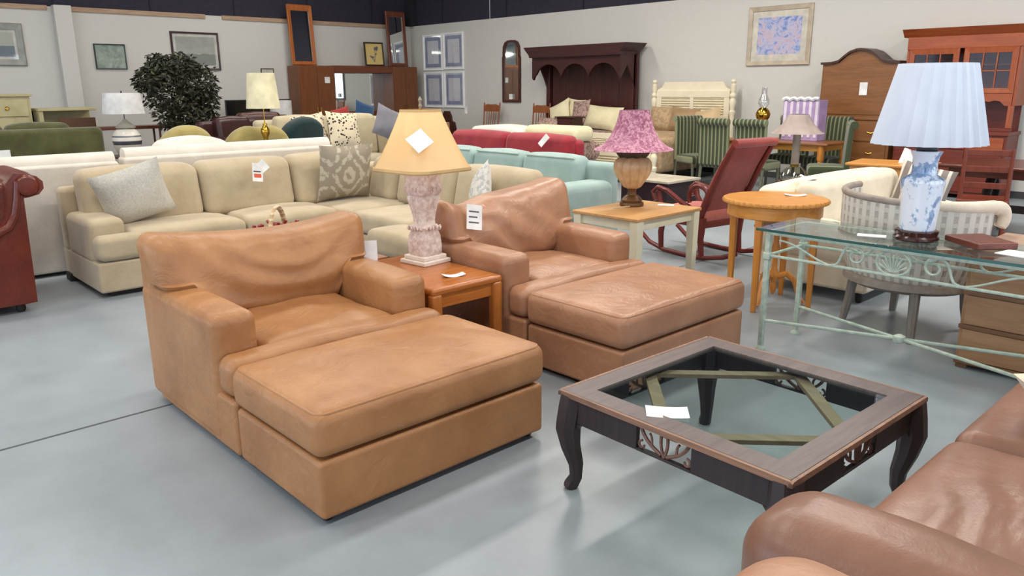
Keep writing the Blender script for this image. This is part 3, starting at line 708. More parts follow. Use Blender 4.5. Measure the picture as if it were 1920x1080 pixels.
# ------------------------------------------------------------------ round oak table, pedestal behind
t = thing('round_table', 'round golden oak table with a scalloped rim behind the glass desk', 'table', (-2.80, 5.24, 0), R(10))
G().lathe([(.01, .765), (.35, .765), (.362, .772), (.365, .785), (.358, .798), (.345, .803), (.01, .803)], 176, lambda a, z: 1+(.034*abs(sin(a*22)) if .77 < z < .80 else 0)).o('tabletop', oak, t)
G().lathe([(.33, .675), (.335, .68), (.335, .766), (.31, .766), (.31, .675)], 40, cap=False).o('apron', oak, t)
oakv = M('golden_oak_leg', (208, 142, 62), .35, 'wood', (180, 110, 42), axis=2)
for k in range(4):
    a = k*pi/2; G().at((.30*cos(a), .30*sin(a), 0), a).bx(-.027, .027, -.027, .027, 0, .765, .004, fn=lambda x, y, z, u, v, w: (x-.011*u*(1-w)/2, y-.011*v*(1-w)/2, z)).o('leg', oakv, t)
card('price_card', 'white price card lying on the round golden oak table', (-2.74, 5.42, .8035), (0, 0, R(35)), .15, .075, 0, bend=.008)
t = thing('pedestal_stand', 'small oak pedestal stand with scrolled feet under the round oak table', 'stand', (-2.78, 5.27, 0))
G().lathe([(.008, .07), (.02, .09), (.028, .13), (.02, .16), (.035, .19), (.035, .24), (.02, .27), (.018, .38), (.032, .42), (.02, .46), (.02, .56), (.05, .58)], 14).o('post', oakv, t)
G().lathe([(.16, .575), (.17, .585), (.16, .60)], 24).o('stand_top', oakv, t)
for k in range(3):
    a = 2*pi*k/3+.5
    G().at(rz=a).tube([(.03, 0, .21), (.09, 0, .235), (.15, 0, .18), (.18, 0, .08), (.22, 0, .015)], [.022, .024, .022, .018, .02], 8).o('foot', oakv, t)
# ------------------------------------------------------------------ woven barrel chair behind the desk
q = NT('grey_rattan_weave'); v = q.co(); sx = q.n('SeparateXYZ', {'Vector': v})
ang = q.math('ARCTAN2', sx.outputs[1], sx.outputs[0])
rib = q.ramp(q.math('SINE', q.math('MULTIPLY', ang, 44)), (.0, (1, 1, 1, 1)), (.75, (0, 0, 0, 1)))
row = q.ramp(q.math('SINE', q.math('MULTIPLY', sx.outputs[2], 92)), (.0, (0, 0, 0, 1)), (.45, (1, 1, 1, 1)))
wv = q.math('MAXIMUM', rib, q.math('MULTIPLY', row, .6))
q.set('Base Color', q.mix(wv, lin((168, 161, 151)), lin((204, 198, 187)))); q.set('Normal', q.bump(wv, .5, .01)); q.set('Roughness', .75); rattan = q.m
railm = M('taupe_shaded_rail', (150, 138, 128), .6, 'plain', (128, 116, 106), 4)  # top rail's shadow is put into this taupe, darker than the cream arm
t = thing('barrel_chair', 'grey woven barrel armchair with a rolled cream arm behind the glass desk', 'armchair', (-1.87, 5.40, 0), R(-14))
def ring_(r, z, k0, k1, n=26): return [(r*cos(a), r*.92*sin(a), z) for a in [k0+(k1-k0)*i/n for i in range(n+1)]]
N_ = 26; vs = []; fs = []
a0, a1 = R(178), R(362)
lv = [(.40, .36), (.44, .46), (.468, .58), (.48, .72), (.485, .90)]
for side, off in ((0, 0), (1, -.04)):
    for (r, z) in lv:
        for i in range(N_+1):
            a = a0+(a1-a0)*i/N_; vs.append(((r+off)*cos(a), (r+off)*.92*sin(a), z if z < .9 else .90-.04*i/N_))
L_ = len(lv); n1_ = N_+1
for side in (0, 1):
    o_ = side*L_*n1_
    for j in range(L_-1):
        for i in range(N_): fs.append((o_+j*n1_+i, o_+j*n1_+i+1, o_+(j+1)*n1_+i+1, o_+(j+1)*n1_+i))
for j in range(L_-1):
    for i in (0, N_): a_, b_ = j*n1_+i, (j+1)*n1_+i; fs.append((a_, b_, b_+L_*n1_, a_+L_*n1_))
for i in range(N_): fs.append((i, i+1, L_*n1_+i+1, L_*n1_+i)); b_ = (L_-1)*n1_+i; fs.append((b_, b_+1, L_*n1_+b_+1, L_*n1_+b_))
G().add(vs, fs).o('woven_back', rattan, t)
top = [(.468*cos(a), .43*sin(a), .915-.04*(a-a0)/(a1-a0)) for a in [a0+(R(300)-a0)*i/16 for i in range(17)]]
G().tube(top, .024, 10).o('top_rail', railm, t)
creamr = M('cream_roll', (222, 210, 190), .8, 'fabric', (202, 188, 166))
top2 = [(.468*cos(a), .43*sin(a), .915-.04*(a-a0)/(a1-a0)) for a in [R(297)+(a1-R(297))*i/12 for i in range(13)]]
G().tube(top2+bez((.475, .03, .868), (.485, .12, .87), (.485, .13, .80), (.478, .10, .745), 8), [.028+.001*i for i in range(13)]+[.042, .043, .044, .044, .044, .043, .042, .04, .034], 14).o('rolled_arm', creamr, t)
G().tube(spiral((.455, .03, .795), .05, .012, pi/2, pi/2-7, 18, 'yz'), .012, 6).o('arm_scroll', railm, t)
G().lathe([(.36, .30), (.42, .33), (.415, .37), (.36, .38)], 36).o('seat_frame', railm, t)
G().lathe([(.1, .38), (.33, .38), (.345, .42), (.32, .46), (.1, .475)], 30).o('seat_cushion', creamr, t)
gw = M('greyed_wood', (140, 134, 128), .6, 'wood', (112, 104, 98), axis=2)
for (x, y) in ((-.27, -.24), (.25, -.30), (-.25, .24), (.27, .22)):
    G().tube([(x*.95, y*.95, .34), (x, y, .16), (x*1.08, y*1.08, 0)], [.034, .03, .024], 8).o('leg', gw, t)
# ------------------------------------------------------------------ tan chest at the right edge
chm = M('tan_chest_wood', (172, 132, 96), .55, 'wood', (146, 106, 72), axis=0)
chd = M('dark_chest_band', (128, 90, 60), .55, 'wood', (104, 70, 44), axis=0)
t = thing('chest', 'tan wooden chest with darker bands behind the right end of the glass desk', 'chest', (0, 0, 0))
G().bx(-1.355, .10, 4.79, 5.46, .03, .66, .006).o('body', chm, t)
G().bx(-1.37, .12, 4.775, 5.48, .66, .70, .008).o('chest_top', M('pinkish_chest_top', (184, 152, 132), .4, 'wood', (160, 128, 108), axis=0), t)
for z0, z1 in ((.055, .235), (.265, .435), (.465, .64)):
    G().bx(-1.335, .08, 4.778, 4.792, z0, z1, .004).o('panel', chm, t)
for z in (.04, .25, .45): G().bx(-1.357, .10, 4.772, 4.79, z-.012, z+.012, .003).o('band', chd, t)
for x in (-1.32, .06):
    for y in (4.82, 5.42): G().bx(x-.03, x+.03, y-.03, y+.03, 0, .03, .004).o('foot', chd, t)
o = tag(G().bx(-.11, .11, -.14, .14, 0, .035, .008).o('leather_box', M('red_brown_leather', (112, 54, 40), .4, 'leather', (90, 42, 30))), 'flat red-brown leather box lying on the glass desk right of the lamp', 'box', None, (-1.25, 4.56, .769), (0, 0, R(52)))
# ------------------------------------------------------------------ cream sofa behind the oak table
t = thing('fabric_sofa', 'cream upholstered sofa with a rounded back behind the round oak table', 'sofa')
G().bx(-3.16, -2.26, 5.68, 7.74, .08, .30, .03, seg=3).o('base', cream_fab, t)
G().bx(-3.22, -2.98, 5.66, 7.76, .28, .82, .09, seg=4, n=(2, 10, 2), fn=lambda x, y, z, u, v, w: (x, y, z+(.02*(1-v*v)*max(0, w)))).o('back_frame', cream_fab, t)
for a, b in ((5.66, 5.86), (7.56, 7.76)): G().bx(-3.0, -2.24, a, b, .28, .60, .08, seg=4, n=4, fn=lambda x, y, z, u, v, w: (x, y, z-.06*max(0, u)*max(0, w))).o('arm', cream_fab, t)
for a, b in ((5.87, 6.70), (6.72, 7.55)):
    soft(t, 'seat_cushion', (-2.98, a, .30), (-2.26, b, .46), .05, cream_fab, .03, a, 6)
    soft(t, 'back_cushion', (-3.0, a, .45), (-2.80, b, .84), .08, cream_fab, .02, a, 6)
t2 = MC.get('x') or M('grey_stripe', (206, 198, 186), .9, 'stripe', (122, 112, 106), 13, axis=0)
o = G().pillow(.46, .42, .15, seed=4).o('throw_pillow', t2); tag(o, 'striped grey and cream pillow at the far end of the cream sofa', 'pillow', None, (-2.56, 7.42, .69), (R(-10), R(12), R(12)))
for z, x in ((.06, -3.1), (.06, -2.33)):
    for y in (5.75, 7.66): G().lathe([(.02, 0), (.028, .02), (.028, .085)], 10, cx=x, cy=y).o('foot', dark_foot, t)
o = card('price_card', 'white price tag resting on the back of the cream sofa', (-2.95, 6.02, .866), (0, R(10), R(20)), .13, .10, 0, bend=.012)
# ------------------------------------------------------------------ sofas in the middle distance
def sofa(name, label, loc, rz, L, D, hs, hb, ha, mt, ncush, group=None, aw=.2, back_mt=None, pip=None, seat=.46, roll=0):
    """faces local -y; origin at the middle of its footprint"""
    t = thing(name, label, 'sofa', loc, rz, group); h, d = L/2, D/2
    G().bx(-h+.02, h-.02, -d+.04, d, .07, .28, .03, seg=2).o('base', mt, t)
    bw_ = h-.02 if aw < .45 else h-aw+.03
    G().bx(-bw_, bw_, d-.2, d, .26, hb-.05, .07, seg=3).o('back_frame', mt, t)
    for s in (-1, 1):
        a, b = (-h, -h+aw) if s < 0 else (h-aw, h)
        G().bx(a, b, -d+.03, d-.1, .26, ha, min(.09, aw*.45) if roll else .05, seg=4, n=(1, 4, 1)).o('arm', mt, t)
    w = (L-2*aw)/ncush
    for k in range(ncush):
        a = -h+aw+k*w+.005; b = a+w-.01
        soft(t, 'seat_cushion', (a, -d, .28), (b, d-.2, seat), .05, mt, .03, k, 4)
        soft(t, 'back_cushion', (a, d-.42, seat-.02), (b, d-.18, hb), .08, back_mt or mt, .025, k+3, 5, lambda x, y, z, u, v, w_: (x, y+.09*(w_+1)/2, z))
        if pip:
            z = hb-.012; G().tube([(a+.06, d-.32, z), (b-.06, d-.32, z)], .012, 6).o('piping', pip, t)
    for sx in (-1, 1):
        for sy in (-1, 1): G().lathe([(.02, 0), (.03, .02), (.03, .08)], 8, cx=sx*(h-.1), cy=sy*(d-.12)).o('foot', dark_foot, t)
    return t
teal = M('seafoam_fabric', (158, 180, 176), .9, 'fabric', (140, 162, 158))
tealp = M('seafoam_welt', (196, 210, 204), .9, 'fabric', (176, 190, 184))
sofa('fabric_sofa', 'pale teal fabric sofa with welted cushions behind the tan sectional', (-6.71, 5.86, 0), 0, 3.18, .95, .46, .88, .655, teal, 3, pip=tealp, aw=.32, roll=1)
redf = M('crimson_fabric', (158, 48, 58), .9, 'fabric', (136, 36, 46))
sofa('fabric_sofa', 'crimson fabric sofa behind the pale teal sofa', (-8.05, 7.30, 0), 0, 3.40, .78, .46, .97, .665, redf, 2, aw=.5, roll=1)
card('price_card', 'white price tag on the crimson sofa back', (-7.17, 7.245, .915), (R(72), R(38), 0), .08, .17, 0)
# white sofa back to back with the sectional
whitef = M('white_fabric', (222, 214, 202), .9, 'fabric', (206, 198, 186))
def white_sofa(label, y0, y1, hb, hump):
    t = thing('white_sofa', label, 'sofa', (0, 0, 0))
    G().bx(-8.50, -7.60, y0, y1, .05, .30, .02).o('base', whitef, t)
    G().bx(-7.80, -7.58, y0, y1, .03, hb-.05, .03, seg=3).o('back_panel', whitef, t)
    G().tube([(-7.70, y0+.02, hb-.05), (-7.70, y1-.02, hb-.05)], [.085, .085], 12).o('back_roll', whitef, t)
    for a, b in ((y0, y0+.18), (y1-.18, y1)): G().bx(-8.48, -7.8, a, b, .3, .62, .06, seg=3).o('arm', whitef, t)
    G().box((-8.52, y0+.19, .30), (-7.98, y1-.19, .46), .05, seg=2, n=4, fn=crown(.02)).o('seat_cushion', whitef, t)
    if hump: G().box((-8.02, hump[0], .46), (-7.74, hump[1], 1.145), .1, seg=3, n=6, fn=lambda x, y, z, u, v, w: (x, y, z-.05*(v*v+max(0, v)**3)*max(0, w))).o('back_cushion', whitef, t)
    else: G().box((-8.02, y0+.19, .46), (-7.80, y1-.19, .98), .08, seg=3, n=4).o('back_cushion', whitef, t)
    for x in (-8.4, -7.7):
        for y in (y0+.1, y1-.1): G().bx(x-.03, x+.03, y-.03, y+.03, 0, .05, .004).o('foot', dark_foot, t)
white_sofa('white sofa seen from behind, left of the other white sofa', -.1, 2.20, 1.015, None)
white_sofa('white sofa seen from behind with a humped back cushion, right of the other white sofa', 2.25, 4.40, 1.04, (2.60, 3.36))
# ------------------------------------------------------------------ beds
floral = M('taupe_floral', (176, 148, 136), .9, 'blotch', (126, 100, 94), 3)
cream2 = M('cream_linen', (232, 222, 184), .9, 'fabric', (216, 204, 164))
beige = M('beige_bedspread', (184, 156, 122), .8, 'blotch', (164, 136, 104), 1.4)
creamw = M('cream_lacquer', (236, 226, 200), .5, 'plain', (228, 216, 188))
mah = M('dark_mahogany', (74, 34, 30), .4, 'wood', (50, 22, 20), axis=2)
mahx = M('dark_mahogany_rail', (70, 32, 30), .4, 'wood', (46, 20, 20), axis=0)
t = thing('canopy_bed', 'bed with a tall dark arched canopy headboard against the right wall', 'bed')
G().prism([(-12.56, 2.40), (-9.74, 2.40), (-9.82, 2.31), (-9.90, 2.24), (-9.92, 2.18), (-12.38, 2.18), (-12.40, 2.24), (-12.48, 2.31)], 'y', 12.05, 12.7).o('cornice', mahx, t, False)
for k in range(5): x = -12.2+k*.465; G().bx(x+.004, x+.461, 12.60, 12.66, .1, 2.2, .006).o('back_plank', mah, t)
for x in (-12.30, -9.98): G().bx(x-.05, x+.05, 12.55, 12.68, 0, 2.2, .008).o('side_post', mah, t)
arch = [(-12.36, 2.2), (-12.36, 1.76), (-12.32, 1.72), (-12.28, 1.80)]
for k in range(3):
    xa = -12.25+k*.76; 
    arch += [(xa+.02+.70*i/10, 1.84+.20*sin(pi*i/10)**.6) for i in range(11)]
    arch += [(xa+.74, 1.78)] if k < 2 else []
arch += [(-9.98, 1.80), (-9.94, 1.72), (-9.92, 1.76), (-9.92, 2.2)]
G().prism(arch, 'y', 12.12, 12.17).o('arched_valance', mahx, t, False)
for x in (-12.36, -9.95): G().prism([(12.15, 2.2), (12.15, 1.74), (12.2, 1.80), (12.35, 2.0), (12.5, 1.75), (12.62, 1.5), (12.62, 2.2)], 'x', x-.02, x+.02).o('side_bracket', mah, t, False)
G().bx(-12.1, -10.0, 10.4, 12.58, .12, .38, .02).o('box_spring', beige, t)
G().box((-12.14, 10.36, .36), (-9.96, 12.58, .72), .08, seg=3, n=6, fn=crown(.03)).o('mattress', floral, t)
for x in (-12.0, -10.1):
    for y in (10.5, 12.4): G().bx(x-.04, x+.04, y-.04, y+.04, 0, .12, .004).o('foot', mah, t)
def pil(label, loc, rot, w, h, th, mt, cat='pillow', seed=0):
    return tag(G().pillow(w, h, th, 10, seed=seed).o('pillow', mt), label, cat, None, loc, rot)
pil('cream pillow standing at the left side of the dark canopy bed', (-11.70, 12.30, 1.02), (R(-18), R(-22), 0), .62, .52, .2, cream2)
pil('cream pillow peeking up behind the patterned pillow on the dark canopy bed', (-11.38, 12.42, 1.06), (R(-15), R(4), 0), .5, .56, .16, cream2, seed=2)
pil('large cream pillow at the right side of the dark canopy bed', (-10.42, 12.22, .97), (R(-22), R(3), 0), .92, .50, .24, cream2, seed=4)
pil('patterned taupe pillow in the middle of the dark canopy bed', (-11.06, 12.26, 1.06), (R(-16), R(-6), 0), .48, .52, .16, floral, seed=5)
pil('small floral bolster pillow lying in front of the tray on the dark canopy bed', (-11.33, 11.55, .86), (R(-40), 0, 0), .60, .28, .14, floral, seed=6)
t = thing('bed_tray', 'dark red-brown bed tray standing on the dark canopy bed', 'tray', (-10.86, 11.72, .755))
G().bx(-.27, .27, -.17, .17, .22, .245, .004).o('tray_top', mahx, t)
for s in (-1, 1): G().bx(s*.2-.012, s*.2+.012, -.15, .15, 0, .22, .003).o('tray_leg', mahx, t)
G().bx(-.2, .2, -.15, -.13, .06, .22, .003).o('front_panel', mahx, t)
# louvred cream bed
t = thing('louvred_bed', 'cream bed with louvred headboard and footboard and a beige bedspread', 'bed')
def post(x, y, h): return G().lathe([(.04, 0), (.045, .3), (.045, h-.62), (.058, h-.60), (.058, h-.56), (.038, h-.54), (.05, h-.46), (.062, h-.40), (.05, h-.36), (.036, h-.33), (.058, h-.30), (.058, h-.27), (.036, h-.24), (.05, h-.16), (.05, h-.1), (.03, h-.08), (.052, h-.04), (.04, h-.005), (.01, h)], 14, cx=x, cy=y)
HX0, HX1 = -9.40, -7.68
for x in (HX0, HX1): post(x, 12.55, 1.70).o('bed_post', creamw, t)
G().prism([(HX0+.06, .4), (HX1-.06, .4), (HX1-.06, 1.52), (HX1-.16, 1.56), (HX1-.22, 1.66), (HX0+.22, 1.66), (HX0+.16, 1.56), (HX0+.06, 1.52)], 'y', 12.56, 12.59).o('headboard', creamw, t, False)
hm = (HX0+HX1)/2
for a, b in ((HX0+.06, HX0+.17), (hm-.04, hm+.04), (HX1-.17, HX1-.06)): G().bx(a, b, 12.535, 12.56, .5, 1.40, .004).o('stile', creamw, t)
for a, b in ((.98, 1.06), (1.38, 1.5)): G().bx(HX0+.06, HX1-.06, 12.53, 12.56, a, b, .004).o('rail', creamw, t)
for k in range(7):
    for a, b in ((HX0+.17, hm-.04), (hm+.04, HX1-.17)):
        G().at((0, 12.55, 1.085+k*.045), rx=R(-32)).bx(a, b, -.022, .022, -.004, .004, .002).o('louvre', creamw, t)
FY = 10.30
for x in (HX0, HX1): post(x, FY, .86).o('bed_post', creamw, t)
G().bx(HX0+.05, HX1-.05, FY-.015, FY+.015, .18, .80, .004).o('footboard', creamw, t)
for a, b in ((.72, .82), (.44, .52), (.16, .24)): G().bx(HX0+.05, HX1-.05, FY-.035, FY-.012, a, b, .005).o('rail', creamw, t)
for k in range(10):
    z = .26+k*.046 if k < 4 else .545+(k-4)*.03
    G().at((0, FY-.022, z), rx=R(-32)).bx(HX0+.08, HX1-.08, -.016, .016, -.004, .004, .002).o('louvre', creamw, t)
G().bx(HX0+.08, HX1-.08, FY+.06, 12.5, .2, .42, .02).o('box_spring', beige, t)
G().box((HX0+.02, FY+.04, .20), (HX1+.05, 12.52, .76), .09, seg=3, n=8, fn=lambda x, y, z, u, v, w: (x+.012*sin(y*17)*abs(u)*(1 if w < .6 else 0), y, z+.03*(1-u*u)*(1-v*v)*max(0, w))).o('bedspread', beige, t)
pil('long beige pillow against the louvred headboard', (-9.05, 12.36, .98), (R(-14), 0, 0), .62, .48, .2, beige, seed=7)
pil('shiny beige pillow in the middle of the louvred bed', (-8.52, 12.28, .98), (R(-16), R(5), 0), .62, .46, .22, M('satin_beige', (166, 136, 98), .4, 'fabric', (146, 116, 82)), seed=8)
pil('pale piped pillow at the right of the louvred bed', (-7.98, 12.22, .97), (R(-20), R(-12), 0), .58, .46, .22, M('pale_satin', (206, 178, 138), .5, 'fabric', (186, 158, 118)), seed=9)
# daybed with two pillows behind the crimson sofa
t = thing('daybed', 'low daybed with a ruched floral cover behind the crimson sofa', 'bed')
G().bx(-11.0, -8.5, 8.95, 9.85, .10, .45, .03).o('base', floral, t)
G().box((-11.05, 8.9, .42), (-8.45, 9.9, .72), .1, seg=3, n=(24, 4, 2), fn=lambda x, y, z, u, v, w: (x, y+.02*sin(x*34)*abs(v), z)).o('mattress', floral, t)
for x in (-10.9, -8.6):
    for y in (9.05, 9.75): G().bx(x-.04, x+.04, y-.04, y+.04, 0, .1, .004).o('foot', mah, t)
tag(G().box((-.64, -.26, 0), (.64, .26, .17), .07, seg=3, n=(8, 4, 1), fn=lambda x, y, z, u, v, w: (x, y, z+.05*(1-u*u)*max(0, w))).o('pillow', M('white_linen', (232, 224, 214), .9, 'fabric', (220, 211, 200))), 'flat white pillow at the left of the daybed behind the crimson sofa', 'pillow', None, (-10.22, 9.35, .73))
tag(G().box((-.60, -.24, 0), (.60, .24, .24), .1, seg=3, n=(8, 4, 1)).o('pillow', cream2), 'long cream pillow at the right of the daybed behind the crimson sofa', 'pillow', None, (-8.98, 9.42, .73))
# dark low table beyond the urn lamp
t = thing('low_table', 'dark boxy low table with a pale top beyond the urn lamp', 'table')
G().bx(-6.72, -5.95, 8.30, 8.98, .02, .36, .008).o('body', M('near_black_wood', (44, 26, 32), .5, 'wood', (30, 18, 22)), t)
G().bx(-6.75, -5.92, 8.27, 9.01, .36, .39, .005).o('tabletop', M('pale_top', (196, 186, 166), .5), t)
# ------------------------------------------------------------------ pictures and mirrors on the walls
def ring(x0, x1, z0, z1, w, y0, y1):
    g = G()
    for (a, b, c, d) in ((x0, x1, z0, z0+w), (x0, x1, z1-w, z1), (x0, x0+w, z0+w, z1-w), (x1-w, x1, z0+w, z1-w)): g.bx(a, b, y0, y1, c, d, .004)
    return g
def ringm(x0, x1, z0, z1, w, y0, y1):   # one closed frame with mitred profile
    o = [(x0, z0), (x1, z0), (x1, z1), (x0, z1)]; i = [(x0+w, z0+w), (x1-w, z0+w), (x1-w, z1-w), (x0+w, z1-w)]
    vs = [(p, y1, q_) for p, q_ in o]+[(p, y0, q_) for p, q_ in o]+[(p+(.15*w if p < (x0+x1)/2 else -.15*w), y0-.3*(y1-y0), q_+(.15*w if q_ < (z0+z1)/2 else -.15*w)) for p, q_ in o]+[(p, y0, q_) for p, q_ in i]+[(p, y1, q_) for p, q_ in i]
    fs = [(a*4+k, a*4+(k+1) % 4, ((a+1) % 5)*4+(k+1) % 4, ((a+1) % 5)*4+k) for a in range(5) for k in range(4)]
    return G().add(vs, fs)
pglass = glass('picture_glass', (1, 1, 1), .02, .035)
def picture(label, loc, rz, w, h, fwid, fmat, pmat, matw=0, mmat=None, cat='picture', group=None, border=None, tilt=0, glazed=True):
    t = thing('framed_picture', label, cat, loc, rz, group)
    if tilt: t.rotation_euler = (tilt, 0, rz)
    a, b = w/2, h/2
    ringm(-a, a, -b, b, fwid, -.03, 0).o('frame', fmat, t, False)
    i, j = a-fwid, b-fwid
    if mmat: G().bx(-i, i, -.012, -.004, -j, j, 0).o('mat_board', mmat, t, False)
    i -= matw; j -= matw
    if border: ringm(-i, i, -j, j, border[1], -.0135, -.012).o('printed_border', border[0], t, False); i -= border[1]; j -= border[1]
    G().bx(-i, i, -.0145, -.0125, -j, j, 0).o('print', pmat, t, False)
    if glazed: G().bx(-a+fwid, a-fwid, -.02, -.018, -b+fwid, b-fwid, 0).o('glass', pglass, t, False)
    return t
def art(name, cols, sc=4, horizon=None, dist=1.2):
    q = NT(name); v = q.co(); n1 = q.noise(v, sc, 5, .65, dist); k = len(cols)
    c = q.ramp(n1, *[(.28+.46*i/(k-1), lin(x)) for i, x in enumerate(cols)])
    if horizon:
        z = q.n('SeparateXYZ', {'Vector': v}).outputs[2]
        n2 = q.math('ADD', z, q.math('MULTIPLY', n1, horizon[0]))
        c = q.mix(q.ramp(n2, (horizon[1], (1, 1, 1, 1)), (horizon[1]+.02, (0, 0, 0, 1))), c, lin(horizon[2]))
    q.set('Base Color', c); q.set('Roughness', .6); return q.m
silver = M('silver_frame', (150, 150, 144), .4, metal=.3); offw = M('off_white_mat', (214, 212, 204), .8, b=0)
XW = XL+.002
picture('large silver-framed seascape print at the left edge of the photo', (XW, 3.02, 2.42), R(90), 1.40, .78, .12, silver, art('seascape', [(168, 170, 158), (182, 182, 170)], 2, (.05, .0, (96, 112, 124)) and (.06, -.08, (104, 118, 128))), .05, offw)
picture('small dark-framed greenish print right of the white wall column', (XW, 5.235, 2.235), R(90), .60, .50, .022, M('dark_green_frame', (62, 72, 68), .5), art('green_print', [(96, 116, 108), (150, 162, 152), (184, 190, 182)], 5))
picture('wide dark-framed ship print partly behind the ficus tree', (XW, 7.0, 2.385), R(90), 1.05, .80, .04, M('dark_plum_frame', (70, 48, 50), .5), art('ship_print', [(150, 150, 144), (178, 177, 170)], 2.5, (.12, -.16, (122, 128, 122))), .06, offw)
picture('small thin-framed certificate behind the tall cream lampshade', (XW, 8.63, 1.74), R(90), .32, .60, .018, M('thin_brown_frame', (112, 90, 78), .5), offw)
YW = YB-.002
slate = M('slate_blue_print', (150, 158, 184), .7, b=0, c2=(132, 140, 168))
wfr = M('white_frame', (246, 246, 246), .45, b=0, c2=(242, 242, 242))
pp = art('pale_print', [(196, 196, 206), (210, 210, 218), (186, 188, 202)], 3)
for nm, x, z in (('upper left', -16.72, 2.46), ('upper right', -15.87, 2.47), ('lower left', -16.72, 1.52), ('lower right', -15.87, 1.525)):
    picture('white-framed slate blue print, %s of the block of four on the right wall' % nm, (x, YW, z), 0, .80, .90, .045, wfr, pp, .03, M('print_paper', (236, 236, 240), .8, b=0), group='four slate blue prints', border=(slate, .09))
bp = art('blue_impression', [(70, 112, 190), (120, 150, 208), (196, 192, 216), (206, 178, 190), (110, 132, 196)], 5, None, 2)
picture('gilt-framed blue and lilac floral painting high on the right wall', (-7.01, YW, 2.41), 0, 1.17, .98, .075, M('champagne_frame', (198, 182, 160), .4, metal=.2), bp, .11, M('cream_mat', (226, 220, 206), .8, b=0))
t = thing('wall_mirror', 'tall narrow arched mirror in a dark wood frame on the right wall', 'mirror', (-13.72, YW, 1.23))
out = [(-.31, 0), (.31, 0), (.31, 1.02)]+[(.27+.02*cos(a), 1.05+.02*sin(a)) for a in (0,)]+[(.29, 1.12), (.28, 1.26), (.22, 1.36), (.12, 1.40), (0, 1.405), (-.12, 1.40), (-.22, 1.36), (-.28, 1.26), (-.29, 1.12), (-.29, 1.05), (-.31, 1.02)]
inn = [(p*.8, .05+q_*.93) for p, q_ in out]; n = len(out)
vs = [(p, y, q_) for y in (0, -.035) for p, q_ in out]+[(p, -.035, q_) for p, q_ in inn]+[(p, -.008, q_) for p, q_ in inn]
G().add(vs, [(a*n+k, a*n+(k+1) % n, ((a+1) % 4)*n+(k+1) % n, ((a+1) % 4)*n+k) for a in range(4) for k in range(n)]).o('frame', M('mirror_frame_wood', (84, 46, 36), .4, 'wood', (60, 30, 24), axis=2), t)
G().prism(inn, 'y', -.012, -.006).o('mirror_pane', mirror(), t, False)
card('price_card', 'white price card on the bottom of the arched wall mirror', (-13.72, YB-.045, 1.36), (R(90), 0, 0), .12, .12, 0)
# ------------------------------------------------------------------ spindle chairs by the right wall
spw = M('reddish_oak', (156, 92, 52), .45, 'wood', (124, 66, 34), axis=2)
def spindle(loc, rz, label):
    t = thing('spindle_chair', label, 'chair', loc, rz)   # faces local -y
    G().bx(-.24, .24, -.24, .22, .44, .475, .02).o('seat', spw, t)
    for x in (-.2, .2):
        for y in (-.2, .18): G().tube([(x*1.15, y*1.2, 0), (x, y, .44)], [.016, .022], 8).o('leg', spw, t)
        G().tube([(x*1.02, .2, .47), (x*1.15, .27, .85), (x*1.2, .31, 1.20), (x*1.2, .315, 1.23)], [.02, .018, .018, .01], 8).o('back_post', spw, t)
    G().prism([(-.24, 1.02), (.24, 1.02), (.24, 1.15), (.12, 1.19), (0, 1.18), (-.12, 1.19), (-.24, 1.15)], 'y', .275, .30).o('crest_rail', spw, t, False)
    for k in range(5): x = -.13+k*.065; G().tube([(x*.8, .2, .47), (x*1.1, .285, 1.03)], [.011, .011], 6).o('spindle', spw, t)
    for y in (-.22, .2): G().tube([(-.22, y, .2), (.22, y, .2)], .01, 6).o('stretcher', spw, t)
    return t
spindle((-14.12, 12.25, 0), R(8), 'pressed-back spindle chair left of the arched wall mirror, near the four blue prints')
spindle((-12.42, 12.20, 0), R(4), 'spindle chair between the arched wall mirror and the dark canopy bed')
card('price_card', 'white price tag hanging from the left spindle chair', (-14.45, 11.98, 1.06), (R(90), 0, 0), .10, .16, 0)
# carved dark chair
t = thing('carved_chair', 'dark carved chair with a pierced rounded back right of the golden lampshade', 'chair', (-14.45, 11.2, 0))
cw = M('dark_carved_wood', (72, 34, 26), .35, 'wood', (46, 22, 18), axis=2)
G().prism([(-.26, .52), (.26, .52), (.31, .66), (.27, .80), (.17, .84), (.15, .95), (.08, 1.05), (-.08, 1.05), (-.15, .95), (-.17, .84), (-.27, .80), (-.31, .66)], 'y', .18, .235).o('carved_back', cw, t, False)
G().lathe([(.02, .48), (.26, .48), (.28, .50), (.26, .53), (.02, .54)], 24).o('seat', cw, t)
G().bx(-.12, .12, .165, .182, .6, .8, .02).o('back_pad', M('tan_pad', (176, 140, 104), .8), t)
for x in (-.2, .2):
    for y in (-.18, .2): G().tube([(x, y, .48), (x*1.15, y*1.15, .25), (x*1.1, y*1.1, 0)], [.03, .025, .02], 8).o('leg', cw, t)
